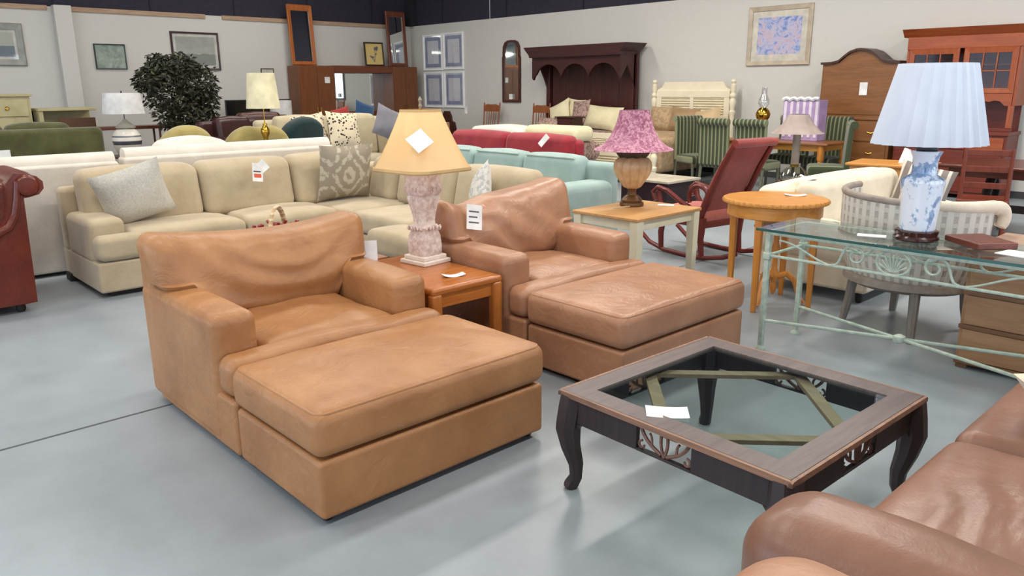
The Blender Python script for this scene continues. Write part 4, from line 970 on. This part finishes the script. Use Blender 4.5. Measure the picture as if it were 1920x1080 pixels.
# ------------------------------------------------------------------ wall unit with mirrored headboard and standing mirrors
wu = M('walnut_veneer', (128, 76, 40), .35, 'wood', (100, 54, 26), axis=2)
wux = M('walnut_rail', (118, 64, 36), .35, 'wood', (92, 48, 26), axis=1)
t = thing('wall_unit', 'brown wooden pier wall unit with a mirrored headboard in the far corner', 'cabinet')
for a, b in ((9.12, 10.08), (11.78, 12.55)):
    G().bx(-17.64, -17.12, a, b, 0, 2.10, .008).o('pier_cabinet', wu, t)
    G().bx(-17.125, -17.10, a+.02, (a+b)/2-.004, .1, 2.06, .004).o('door', wu, t); G().bx(-17.125, -17.10, (a+b)/2+.004, b-.02, .1, 2.06, .004).o('door', wu, t)
    for s in (-.05, .05): G().tube([(-17.09, (a+b)/2+s, 1.0), (-17.09, (a+b)/2+s, 1.14)], .008, 6).o('handle', brass, t)
G().bx(-17.64, -17.14, 10.08, 11.78, 1.94, 2.11, .006).o('bridge', wux, t)
G().bx(-17.66, -17.55, 10.08, 11.78, .2, 1.0, .006).o('headboard', wux, t)
G().bx(-17.62, -17.60, 10.08, 11.78, 1.0, 1.94, 0).o('mirror_pane', mirror(), t, False)
card('price_card', 'white price card on the left pier of the brown wall unit', (-17.09, 9.86, 1.77), (R(90), 0, R(90)), .14, .14, 0)
orw = M('orange_oak_frame', (178, 104, 50), .4, 'wood', (150, 80, 34), axis=2); rdw = M('red_brown_frame', (122, 68, 46), .4, 'wood', (94, 48, 32), axis=2)
for nm, y0, y1, mt, lb in (('a', 9.10, 9.74, orw, 'tall orange-oak framed mirror standing on the left end of the wall unit'), ('b', 11.83, 12.42, rdw, 'tall red-brown framed mirror standing on the right end of the wall unit')):
    t = thing('standing_mirror', lb, 'mirror', (-17.36, (y0+y1)/2, 2.113), R(90)); t.rotation_euler = (R(-4), 0, R(90))
    w = (y1-y0)/2
    ringm(-w, w, 0, 1.36, .085, -.04, 0).o('frame', mt, t, False)
    G().bx(-w+.02, w-.02, -.035, .0, 1.23, 1.37, .01).o('crest_panel', mt, t)
    G().bx(-w+.08, w-.08, -.016, -.008, .08, 1.25, 0).o('mirror_pane', mirror(), t, False)
bt = art('botanical_print', [(214, 186, 110), (224, 198, 124)], 2)
p = picture('small dark-framed yellow botanical print standing on top of the wall unit', (-17.33, 11.37, 2.405), R(90), .57, .58, .035, M('black_brown_frame', (58, 38, 26), .5), bt, 0, None, tilt=R(-5))
g = G()
for k in range(9):
    x, z = random.uniform(-.11, .11), random.uniform(-.14, .16); g.lathe([(.001, -.002), (.035, -.001), (.001, 0)], 7, cx=0, cy=0) if False else g.at((x, -.0155, z), rx=R(90)).lathe([(.001, -.0005), (random.uniform(.02, .04), 0), (.001, .0005)], 7)
    g.m = None; g.tube([(0, -.0155, -.2), (x*.5, -.0155, (z-.2)/2), (x, -.0155, z)], .004, 4)
g.o('printed_plant', M('plant_ink', (98, 96, 104), .8, b=0), p)['kind'] = 'stuff'
# ------------------------------------------------------------------ left middle distance
gold = M('gold_velvet', (178, 162, 104), .85, 'fabric', (156, 140, 84))
def tub(label, loc, rz, w, hb, mt, name='tub_chair', wing=0):
    t = thing(name, label, 'armchair', loc, rz); h = w/2   # faces local -y
    G().bx(-h+.06, h-.06, -.36, .36, .08, .42, .04, seg=3).o('base', mt, t)
    G().box((-h+.1, -.38, .40), (h-.1, .2, .52), .06, seg=3, n=4, fn=crown(.03)).o('seat_cushion', mt, t)
    G().box((-h+.04, .14, .34), (h-.04, .42, hb), .12, seg=4, n=(10, 2, 6), fn=lambda x, y, z, u, v, ww: (x*(1-.12*max(0, ww)**2), y+.06*ww-.05*abs(u)**3, z-(.16*abs(u)**2.4+wing*.05*math.exp(-(u/.35)**2))*max(0, ww))).o('backrest', mt, t)
    for s in (-1, 1):
        G().tube([(s*(h-.07), -.34, .36), (s*(h-.07), -.34, .56), (s*(h-.06), -.1, .64), (s*(h-.08), .2, .70)], [.07, .085, .085, .09], 10).o('arm', mt, t)
        for y in (-.3, .32): G().tube([(s*(h-.12), y, .09), (s*(h-.12), y*1.1, 0)], [.03, .018], 8).o('leg', dark_foot, t)
    return t
tub('gold velvet tub chair with a rounded back, left of its pair', (-9.95, 3.58, 0), R(-88), .78, 1.17, gold)
tub('gold velvet tub chair behind the brass table lamp', (-9.98, 4.53, 0), R(-92), .96, 1.16, gold, wing=1)
tealv = M('dark_teal_velvet', (18, 52, 54), .8, 'fabric', (10, 36, 38))
tub('dark teal velvet armchair left of the leopard pillows', (-10.75, 5.50, 0), R(-75), .84, 1.19, tealv)
crf = M('oatmeal_fabric', (198, 186, 158), .9, 'fabric', (182, 168, 140))
sofa('fabric_sofa', 'oatmeal fabric sofa with leopard-spotted pillows behind the tan sectional', (-11.75, 6.85, 0), R(90), 2.5, 1.0, .48, 1.14, .86, crf, 2, aw=.3, roll=1)
q = NT('leopard_print'); v = q.co(); vo = q.n('TexVoronoi', {'Vector': v, 'Scale': 20, 'Randomness': 1}, feature='F1').outputs[0]
sp2 = q.math('ADD', vo, q.math('MULTIPLY', q.noise(v, 30, 3), .35))
q.set('Base Color', q.ramp(sp2, (.48, lin((52, 40, 34))), (.54, lin((214, 200, 172))))); q.set('Roughness', .9); leo = q.m
pil('cream pillow with dark leopard spots in the middle of the oatmeal sofa', (-11.12, 6.66, .93), (R(-18), R(5), R(92)), .60, .60, .2, leo)
pil('leopard-spotted pillow half hidden behind the dark teal armchair', (-11.30, 6.17, .92), (R(-16), R(-8), R(84)), .55, .56, .2, leo, seed=3)
pil('grey pillow leaning on the right arm of the oatmeal sofa', (-11.28, 7.64, .99), (R(-16), R(24), R(82)), .56, .56, .2, M('grey_pillow', (128, 126, 134), .9, 'fabric', (108, 106, 114)), seed=5)
# loveseat further back with blue and red pillows
sofa('fabric_sofa', 'cream loveseat far behind with a blue and a red pillow', (-13.9, 8.75, 0), R(90), 1.7, .9, .46, 1.0, .8, cream2, 2, aw=.2)
pil('blue pillow on the cream loveseat in front of the wall unit', (-13.42, 8.52, 1.08), (R(-12), R(18), R(92)), .46, .46, .18, M('denim_blue', (46, 78, 116), .9, 'fabric', (34, 60, 94)))
pil('red pillow beside the blue pillow on the cream loveseat', (-13.55, 8.10, 1.02), (R(-12), R(-12), R(92)), .40, .40, .16, M('brick_red_pillow', (164, 56, 52), .9, 'fabric', (140, 42, 40)), seed=2)
# brown leather sofas
bls = M('dark_brown_leather', (86, 44, 32), .3, 'leather', (60, 30, 26), b=.15); bls2 = M('plum_brown_leather', (70, 38, 38), .3, 'leather', (50, 28, 28), b=.15)
sofa('leather_sofa', 'dark plum leather loveseat right of the ficus tree', (-13.2, 5.85, 0), R(100), 1.2, .95, .46, 1.10, .80, bls2, 1, aw=.26, roll=1)
sofa('leather_sofa', 'brown leather loveseat behind the brass table lamp', (-14.6, 6.95, 0), R(84), 1.35, .95, .48, 1.12, .82, bls, 1, aw=.24, roll=1)
# black television on a dark console
t = thing('media_console', 'long dark wood console by the far left wall under the black television', 'cabinet')
G().bx(-17.4, -16.75, 7.2, 8.9, .1, .84, .008).o('body', M('espresso_wood', (44, 30, 26), .5, 'wood', (30, 20, 18), axis=1), t)
for k in range(3): G().bx(-16.76, -16.735, 7.24+k*.55, 7.75+k*.55, .16, .80, .004).o('door', MC['espresso_wood'], t)
for y in (7.3, 8.8):
    for x in (-17.3, -16.85): G().bx(x-.03, x+.03, y-.03, y+.03, 0, .1, .003).o('foot', dark_foot, t)
t = thing('television', 'wide black flat television standing on the dark console', 'television', (-17.05, 8.05, .841), R(90))
G().bx(-.78, .78, -.03, .03, .06, .50, .008).o('bezel', iron_black, t)
G().bx(-.76, .76, -.034, -.029, .08, .48, 0).o('screen', M('tv_screen', (14, 14, 16), .15, b=0), t, False)
G().bx(-.25, .25, -.12, .12, 0, .02, .006).bx(-.05, .05, -.02, .02, .01, .1, .004).o('stand', iron_black, t)
t = thing('table_lamp', 'lamp with a plain white drum shade in front of the black television', 'lamp', (-15.6, 7.85, .60))
G().lathe([(.225, .27), (.225, .74)], 32, cap=False).o('lamp_shade', M('white_shade', (232, 230, 228), .8, b=0), t)
G().lathe([(.09, 0), (.09, .02), (.03, .04), (.05, .12), (.06, .2), (.02, .28), (.012, .5)], 16).o('lamp_base', wfr, t)
t = thing('side_table', 'small dark side table under the white drum lamp', 'table', (-15.6, 7.85, 0))
G().bx(-.28, .28, -.28, .28, .56, .60, .006).o('tabletop', mahx, t)
for x in (-.24, .24):
    for y in (-.24, .24): G().bx(x-.02, x+.02, y-.02, y+.02, 0, .56, .003).o('leg', mahx, t)
# brass lamp with a cream shade
t = thing('side_table', 'small dark table hidden behind the tan sectional under the brass lamp', 'table', (-9.35, 4.47, 0))
G().lathe([(.02, .62), (.2, .62), (.21, .635), (.2, .65), (.02, .65)], 24).o('tabletop', mahx, t)
G().lathe([(.16, 0), (.16, .02), (.03, .05), (.025, .62)], 16).o('pedestal', mahx, t)
t = thing('table_lamp', 'brass table lamp with a tall cream drum shade behind the tan sectional', 'lamp', (-9.35, 4.47, .65))
gb = M('bright_brass', (206, 164, 66), .18, metal=1, b=.05)
G().lathe([(.085, 0), (.09, .015), (.07, .03), (.03, .05), (.05, .09), (.03, .13), (.022, .2), (.034, .24), (.024, .28), (.03, .34), (.052, .39), (.055, .44), (.03, .48), (.02, .52)], 20).o('lamp_base', gb, t)
G().tube([(0, 0, .52), (0, 0, 1.1)], .006, 6).o('stem', gb, t)
G().lathe([(.205, .70), (.165, 1.125)], 36, cap=False).o('lamp_shade', M('cream_shade', (232, 222, 184), .8, b=0), t)
# ficus tree
t = thing('ficus_tree', 'bushy dark green ficus tree in front of the left wall', 'plant', (-15.0, 5.50, 0)); t.scale = (1.05, 1.05, 1.02)
G().lathe([(.16, 0), (.2, .02), (.23, .30), (.24, .32), (.2, .32), (.19, .28)], 20).o('pot', M('dark_wicker_pot', (72, 50, 38), .8), t)
trk = M('ficus_bark', (96, 78, 60), .9)
brs = []
g = G(); g.tube([(0, 0, .28), (.03, .02, .7), (-.02, .0, 1.2), (.02, .03, 1.7)], [.035, .03, .025, .012], 8)
for k in range(26):
    a = random.uniform(0, 2*pi); z = random.uniform(.6, 1.6); r = random.uniform(.3, .62)
    e = Vector((r*cos(a), r*sin(a), z+random.uniform(.05, .45))); brs.append((Vector((0, 0, z)), e)); g.tube([(0, 0, z), tuple((Vector((0, 0, z))+e)/2+Vector((0, 0, .08))), tuple(e)], [.012, .009, .004], 5)
g.o('trunk', trk, t)
def leaf(g, c, s):
    d = Vector((random.gauss(0, 1), random.gauss(0, 1), random.uniform(-1.4, .3))).normalized(); sd = d.orthogonal().normalized(); sd.rotate(Matrix.Rotation(random.uniform(0, 6.28), 3, d))
    nn = d.cross(sd); p = [c, c+d*s*.45+sd*s*.22+nn*s*.05, c+d*s+nn*-.05*s, c+d*s*.45-sd*s*.22+nn*s*.05, c+d*s*.5-nn*s*.04]
    g.add(p, [(0, 1, 4), (1, 2, 4), (2, 3, 4), (3, 0, 4)])
g1, g2_ = G(), G()
blobs = [((0, -.10, 1.62), .50), ((0, .34, 1.68), .40), ((0, .02, 1.25), .48), ((0, -.42, 1.72), .26), ((0, .12, .98), .34), ((0, .5, 1.38), .24), ((0, .42, 1.0), .28), ((0, .12, 1.95), .26), ((0, -.25, 1.95), .24)]
for i in range(5200):
    (c, r) = random.choice(blobs) if i % 5 else random.choice(blobs[:3]); d = Vector((random.gauss(0, 1), random.gauss(0, 1), random.gauss(0, 1))).normalized()*r*random.uniform(.35, 1.02)**.6
    leaf(g1 if i % 3 else g2_, Vector(c)+d, random.uniform(.075, .13))
g1.o('foliage', M('ficus_leaf_dark', (52, 54, 36), .5, 'plain', (40, 36, 28)), t, False)['kind'] = 'stuff'
g2_.o('foliage', M('ficus_leaf_light', (84, 88, 60), .5, 'plain', (62, 56, 48)), t, False)['kind'] = 'stuff'
# console table and white jar lamp
t = thing('console_table', 'thin-legged red-brown console table behind the white jar lamp', 'table', (-16.2, 5.2, 0))
G().bx(-.2, .2, -.85, .85, .84, .90, .006).o('tabletop', rdw, t)
for x in (-.17, .17):
    for y in (-.8, -.27, .27, .8): G().tube([(x, y, 0), (x, y, .85)], [.014, .022], 8).o('leg', rdw, t)
t = thing('side_table', 'small dark round table under the white jar lamp', 'table', (-13, 3.93, 0))
G().lathe([(.02, .56), (.3, .56), (.31, .575), (.3, .59), (.02, .59)], 24).o('tabletop', cw, t)
G().lathe([(.2, 0), (.2, .02), (.04, .06), (.035, .56)], 16).o('pedestal', cw, t)
t = thing('table_lamp', 'white ceramic jar lamp with a wide white shade left of the ficus tree', 'lamp', (-13, 3.93, .59))
q = NT('banded_ceramic'); z = q.n('SeparateXYZ', {'Vector': q.co()}).outputs[2]
q.set('Base Color', q.ramp(z, (.0, lin((196, 188, 172))), (.165, lin((196, 188, 172))), (.17, lin((66, 66, 74))), (.225, lin((72, 70, 78))), (.23, lin((226, 220, 208))), (.28, lin((226, 220, 208))), (.285, lin((110, 112, 124))), (.305, lin((110, 112, 124))), (.31, lin((228, 222, 210))))); q.set('Roughness', .25)
G().lathe([(.12, 0), (.15, .03), (.19, .12), (.21, .22), (.205, .3), (.16, .38), (.09, .42)], 30).o('jar', q.m, t)
G().lathe([(.14, .42), (.145, .44), (.07, .50), (.03, .54), (.012, .56)], 20).o('lid', M('grey_lid', (170, 164, 152), .4), t)
G().tube([(0, 0, .55), (0, 0, .96)], .006, 6).o('stem', dark_foot, t)
G().lathe([(.30, .635), (.262, .945)], 36, cap=False).o('lamp_shade', MC['white_shade'], t)
G().lathe([(.003, .94), (.014, .955), (.003, .98)], 8).o('finial', dark_foot, t)
# olive sofa and cream dressers
olive = M('olive_velvet', (86, 88, 52), .9, 'fabric', (60, 58, 34))
sofa('fabric_sofa', 'olive green velvet sofa at the left edge behind the white sofas', (-10.95, 1.55, 0), R(-90), 2.75, 1.0, .5, 1.20, .98, olive, 3, aw=.34, roll=1)
card('price_card', 'white round-cornered tag on the olive green sofa', (-10.44, .86, .94), (R(80), 0, R(90)), .14, .12, 0) if False else None
card('price_card', 'white price tag hanging on the olive green sofa', (-10.43, 1.82, .86), (R(84), 0, R(90)), .13, .14, 0)
crd = M('cream_dresser', (178, 168, 128), .5, 'plain', (162, 150, 110))
t = thing('dresser', 'tall cream dresser at the left edge of the photo', 'dresser', (-14.1, 2.35, 0), R(90))
G().bx(-.62, .52, -.25, .25, .06, 1.49, .008).o('body', crd, t)
G().bx(-.65, .55, -.28, .28, 1.49, 1.53, .008).o('top', crd, t)
for k in range(5):
    d = G().bx(-.58, .48, -.268, -.25, .12+k*.27, .36+k*.27, .006).o('drawer', crd, t)
    for x in (-.3, .2): G().lathe([(.02, 0), (.03, .01), (.02, .02)], 10, cx=0).o('knob', brass, d).matrix_local = Matrix.Translation((x, -.268, .24+k*.27)) @ Matrix.Rotation(R(90), 4, 'X')
t = thing('vanity', 'low cream vanity with a brown drawer front right of the tall cream dresser', 'dresser', (-14.0, 3.36, 0), R(90))
G().bx(-.40, .36, -.24, .24, .1, 1.10, .008).o('body', crd, t); G().bx(-.43, .39, -.27, .27, 1.27, 1.31, .008).o('top', crd, t)
G().bx(-.42, -.36, -.25, .25, 1.1, 1.27, .004).bx(-.42, .38, .1, .25, 1.1, 1.27, .004).o('upper_case', crd, t)
G().bx(-.16, .36, -.262, -.24, .98, 1.16, .006).o('drawer', M('brown_drawer', (92, 54, 28), .4, 'wood', (66, 36, 18)), t)
for x in (-.36, .3):
    for y in (-.2, .2): G().bx(x-.03, x+.03, y-.03, y+.03, 0, .1, .003).o('foot', crd, t)
# ------------------------------------------------------------------ dining set with green striped chairs
grn = M('green_stripe_velvet', (128, 130, 98), .85, 'stripe', (58, 66, 44), 15, axis=0)
gleg = M('grey_green_leg', (104, 106, 88), .6)
def dining(name='dining_chair'):
    t = thing(name, 'x', 'chair')    # faces local -y
    G().box((-.25, -.27, .36), (.25, .22, .50), .05, seg=3, n=4, fn=crown(.02)).o('seat', grn, t)
    G().box((-.26, .19, .40), (.26, .26, 1.06), .03, seg=2, n=(2, 1, 6), fn=lambda x, y, z, u, v, w: (x, y+.06*(z-.4)**2, z)).o('backrest', grn, t)
    G().tube([(-.26, .275, 1.06), (.26, .275, 1.06)], [.055, .055], 14).o('back_roll', grn, t)
    for x in (-.22, .22):
        G().tube([(x, -.23, .38), (x, -.24, 0)], [.026, .018], 8).o('leg', gleg, t)
        G().tube([(x, .21, .42), (x, .27, 0)], [.026, .018], 8).o('leg', gleg, t)
    return t
D0 = dining()
spots = [(-7.30, 10.92, 70, 'green striped dining chair seen from the side at the left end of the oak table'), (-6.66, 10.66, 180, 'green striped dining chair with its back to the camera, left of two'), (-6.04, 10.66, 180, 'green striped dining chair with its back to the camera, right of two'),
         (-6.25, 11.95, 4, 'green striped dining chair across the oak table behind the taupe lamp'), (-5.62, 11.93, -4, 'green striped dining chair across the oak table beside the arched secretary'), (-4.98, 10.72, -62, 'green striped dining chair seen from the side at the right end of the oak table')]
for k, (x, y, a, lb) in enumerate(spots):
    o = D0 if k == 0 else copy_tree(D0)
    o.location = (x, y, 0); o.rotation_euler = (0, 0, R(a)); o['label'] = lb; o['group'] = 'green striped dining chairs'
t = thing('dining_table', 'oak dining table with turned golden legs between the green striped chairs', 'table', (-6.02, 11.38, 0))
G().bx(-.90, .90, -.43, .43, .735, .77, .012).o('tabletop', M('brown_oak_top', (150, 96, 54), .35, 'wood', (122, 74, 38), axis=0), t)
for y in (-.36, .36): G().bx(-.79, .79, y-.012, y+.012, .65, .735, .003).o('apron', oak, t)
for x in (-.78, .78): G().bx(x-.012, x+.012, -.36, .36, .65, .735, .003).o('apron', oak, t)
for x in (-.78, .78):
    for y in (-.36, .36): G().lathe([(.025, 0), (.035, .06), (.025, .1), (.045, .3), (.03, .42), (.05, .46), (.035, .5), (.05, .54), (.05, .735)], 14, cx=x, cy=y).o('leg', oakv, t)
t = thing('oil_lamp', 'brass oil lamp with a clear glass chimney on the oak dining table', 'lamp', (-6.42, 11.40, .771))
G().lathe([(.09, 0), (.095, .02), (.05, .05), (.035, .14), (.05, .26), (.10, .32), (.115, .38), (.09, .44), (.05, .48)], 20).o('lamp_base', gb, t)
G().lathe([(.05, .48), (.085, .54), (.08, .60), (.045, .68), (.04, .79)], 20, cap=False).o('glass_chimney', glass('chimney_glass', (.97, .98, 1), .05, .25), t)
t = thing('gift_box', 'white and purple ribboned gift box standing on the oak dining table', 'box', (-5.78, 11.50, .771))
pur = M('purple_paper', (178, 152, 192), .5, b=0); ltp = M('pale_lilac', (226, 214, 228), .5, b=0)
G().bx(-.29, .29, -.13, .13, 0, .60, .006).o('box_body', pur, t)
for k in range(6): x = -.25+k*.1; G().bx(x-.022, x+.022, -.137, -.129, .05, .58, .002).o('white_stripe', ltp, t)
G().tube([(-.30+.03*i, -.135, .60+.03*abs(sin(i*.8))) for i in range(20)], .028, 6).o('ruffle', M('white_ribbon', (240, 238, 240), .6, b=0), t)
G().bx(-.07, .07, -.141, -.136, .2, .4, .002).o('motif', pur, t)
# taupe lamp with a glass base on a small stand
t = thing('lamp_stand', 'small dark stand under the taupe-shaded glass lamp', 'table', (-4.62, 9.05, 0))
G().lathe([(.02, .42), (.2, .42), (.21, .435), (.2, .45), (.02, .45)], 24).o('tabletop', mahx, t)
G().lathe([(.14, 0), (.14, .02), (.03, .05), (.025, .42)], 16).o('pedestal', mahx, t)
t = thing('table_lamp', 'taupe coolie-shaded lamp with a glass and brass base behind the cream sofa', 'lamp', (-4.62, 9.05, .451))
G().lathe([(.15, 0), (.16, .02), (.17, .07), (.13, .13), (.08, .17), (.04, .19)], 24).o('glass_base', glass('lamp_glass', (.86, .88, .78), .08, .2), t)
G().lathe([(.12, .0), (.15, .01), (.03, .03)], 20).lathe([(.05, .17), (.055, .19), (.03, .22)], 14).o('brass_collar', gb, t)['kind'] = 'stuff'
G().tube([(0, 0, .2), (0, 0, .56)], [.05, .045], 12).o('stem', M('taupe_stem', (150, 136, 118), .5), t)
G().lathe([(.315, .575), (.27, .60), (.18, .69), (.115, .80)], 12, cap=False).o('lamp_shade', M('taupe_shade', (164, 148, 140), .85, b=0), t, ang=20)
# ------------------------------------------------------------------ arched secretary and china hutch
sw = M('chestnut_burl', (140, 92, 50), .4, 'wood', (112, 68, 34), 1.0, axis=0)
t = thing('secretary', 'arch-topped brown wooden secretary cabinet against the right wall', 'cabinet', (-5.38, 12.5, 0))
oc = [(-.585, 1.10), (.585, 1.10), (.585, 1.90)]+[(.585-.05*i, 1.90+.20*(.5-.5*cos(pi*max(0, (i-4)/7.7)))) for i in range(12)]
oc = [(-.585, 1.10), (.585, 1.10), (.585, 1.90), (.42, 1.905), (.32, 1.93), (.24, 2.0), (.16, 2.06), (.06, 2.095), (0, 2.10), (-.06, 2.095), (-.16, 2.06), (-.24, 2.0), (-.32, 1.93), (-.42, 1.905), (-.585, 1.90)]
G().prism(oc, 'y', -.16, .24).o('upper_case', sw, t, False)
top_ = oc[2:]; n = len(top_)
G().add([(p*1.04, y, q_+d) for y in (-.20, .24) for d in (.0, .035) for p, q_ in top_], [(k, k+1, n+k+1, n+k) for k in range(n-1)]+[(2*n+k+1, 2*n+k, 3*n+k, 3*n+k+1) for k in range(n-1)]+[(n+k, n+k+1, 3*n+k+1, 3*n+k) for k in range(n-1)]+[(k+1, k, 2*n+k, 2*n+k+1) for k in range(n-1)]+[(0, n, 3*n, 2*n), (n-1, 3*n-1, 4*n-1, 2*n-1)]).o('arched_cornice', M('dark_cornice', (70, 38, 22), .4), t, False)
G().bx(-.56, .56, -.172, -.16, 1.14, 1.86, .004).o('fall_front', sw, t)
G().bx(-.595, .595, -.22, .24, 1.06, 1.10, .008).o('ledge', sw, t)
G().bx(-.585, .585, -.20, .24, .06, 1.06, .006).o('lower_case', sw, t)
for k in range(3):
    d = G().bx(-.54, .54, -.215, -.20, .12+k*.31, .40+k*.31, .006).o('drawer', sw, t)
    for x in (-.3, .3): G().tube([(x-.05, -.225, .26+k*.31), (x, -.235, .245+k*.31), (x+.05, -.225, .26+k*.31)], .006, 6).o('pull', brass, d)
for x in (-.53, .53): G().bx(x-.05, x+.05, -.19, .22, 0, .06, .006).o('foot', sw, t)
card('price_card', 'white and pink price card on the front of the arched secretary', (-5.28, 12.322, 1.53), (R(90), 0, R(0)), .12, .19, 0)
hw = M('cherry_wood', (164, 84, 42), .35, 'wood', (136, 60, 28), axis=0); hv = M('cherry_stile', (164, 84, 42), .35, 'wood', (136, 60, 28), axis=2); hd = M('cherry_dark', (120, 50, 34), .4, 'wood', (96, 36, 26), axis=0)
t = thing('china_hutch', 'tall red-brown china hutch with lattice glass doors at the right of the photo', 'cabinet', (-3.95, 12.5, 0))
G().prism([(-.20, 2.25), (-.30, 2.36), (.25, 2.36), (.25, 2.25)], 'x', -.80, .80).o('cornice', hw, t, False)
for x in (-.72, .72): G().bx(x-.02, x+.02, -.18, .24, 1.30, 2.25, .004).o('side_panel', hv, t)
G().bx(-.72, .72, .22, .24, .95, 2.25, 0).o('back_panel', hd, t, False)
for z in (1.45, 1.85): G().bx(-.70, .70, -.12, .22, z-.01, z+.01, .002).o('shelf', hd, t)
G().bx(-.74, .74, -.18, .22, 2.22, 2.26, .003).o('top_board', hw, t)
G().bx(-.74, .74, -.20, -.17, 2.08, 2.25, .004).o('frieze', hw, t)
hg = glass('hutch_glass', (.85, .8, .8), .05, .015, .12)
for s in (-1, 1):
    x0, x1 = (-.70, -.03) if s < 0 else (.03, .70)
    d = ringm(x0, x1, 1.46, 2.08, .075, -.20, -.17).o('door', hv, t, False)
    for k in range(1, 3): x = x0+.075+(x1-x0-.15)*k/3; G().bx(x-.008, x+.008, -.198, -.18, 1.53, 2.01, 0).o('mullion', hv, d, False)
    G().bx(x0+.07, x1-.07, -.198, -.18, 1.76, 1.776, 0).o('mullion', hv, d, False)
    G().bx(x0+.07, x1-.07, -.188, -.184, 1.53, 2.01, 0).o('glass', hg, d, False)
sc_ = [(-.70, 1.46), (.70, 1.46), (.70, 1.30), (.62, 1.30), (.56, 1.36)]+[(.56-1.12*i/16, 1.37+.02*cos(i*pi/2)) for i in range(1, 16)]+[(-.56, 1.36), (-.62, 1.30), (-.70, 1.30)]
G().prism(sc_, 'y', -.20, -.175).o('scalloped_apron', hw, t, False)
G().bx(-.74, .74, -.19, -.16, .95, 1.0, .003).o('waist_rail', hd, t)
for x in (-.70, .70): G().bx(x-.035, x+.035, -.20, -.16, 1.0, 1.30, .004).o('bracket', hv, t)
G().bx(-.76, .76, -.32, .24, .90, .95, .008).o('counter', hd, t)
G().bx(-.74, .74, -.29, .24, .06, .90, .006).o('lower_case', hd, t)
for k in range(3):
    x0 = -.71+k*.475; G().bx(x0, x0+.465, -.31, -.29, .10, .68, .008).o('cupboard_door', hd, t)
    d = G().bx(x0, x0+.465, -.31, -.29, .70, .87, .006).o('drawer', hw, t); G().lathe([(.004, -.01), (.014, 0), (.004, .012)], 8, cx=x0+.23, cy=-.32).o('knob', brass, d).location = (0, 0, .785)
for x in (-.68, .68): G().bx(x-.05, x+.05, -.26, .2, 0, .06, .005).o('foot', hd, t)
# ------------------------------------------------------------------ tables at the right
t = thing('oak_table', 'golden oak drawer table behind the blue and white lamp', 'table', (-3.42, 8.95, 0), R(8))
G().bx(-.42, .42, -.32, .32, .73, .76, .01).o('tabletop', oak, t)
G().bx(-.38, .38, -.28, .28, .55, .73, .005).o('drawer_case', oak, t)
G().bx(-.33, .33, -.292, -.28, .58, .71, .004).o('drawer', oak, t)
for x in (-.35, .35):
    for y in (-.25, .25): G().bx(x-.03, x+.03, y-.03, y+.03, 0, .56, .004).o('leg', oakv, t)
card('price_card', 'white price tag leaning on the golden oak drawer table', (-3.31, 9.02, .80), (R(70), R(20), R(30)), .13, .22, 0)
t = thing('trestle_table', 'dark red-brown trestle dining table at the right edge below the china hutch', 'table', (-2.05, 9.6, 0))
dr = M('dark_red_top', (96, 44, 30), .3, 'wood', (72, 30, 22), axis=0); drk = M('dark_trestle', (46, 30, 32), .5, 'wood', (30, 20, 22))
G().bx(-.95, .95, -.55, .55, .73, .77, .015).o('tabletop', dr, t); G().bx(-.86, .86, -.46, .46, .64, .73, .006).o('apron', dr, t)
for x in (-.55, .55):
    for s in (-1, 1):
        G().tube([(x, s*.02, .64), (x, s*.16, .45), (x, s*.05, .28), (x, s*.24, .10), (x, s*.48, .03)], [.05, .045, .05, .045, .04], 8).o('curved_leg', drk, t)
G().bx(-.55, .55, -.03, .03, .24, .32, .008).o('stretcher', drk, t)
def side_chair(loc, rz, lb, mt):
    t = thing('dining_chair', lb, 'chair', loc, rz)
    G().bx(-.23, .23, -.23, .21, .43, .48, .02).o('seat', mt, t)
    for x in (-.2, .2):
        G().tube([(x, -.2, .43), (x*1.05, -.22, .2), (x, -.2, 0)], [.025, .022, .018], 8).o('leg', mt, t); G().tube([(x, .19, .98), (x, .17, .45), (x*1.05, .26, 0)], [.018, .024, .02], 8).o('leg', mt, t)
    for z in (.62, .78, .94): G().bx(-.2, .2, .17, .19, z-.03, z+.03, .006).o('slat', mt, t)
side_chair((-1.62, 8.72, 0), R(172), 'dark slat-backed dining chair pulled up to the near side of the trestle table', drk)
side_chair((-2.45, 8.80, 0), R(196), 'reddish slat-backed dining chair at the left of the trestle table', M('red_chair_wood', (124, 54, 34), .4, 'wood', (94, 38, 24), axis=2))
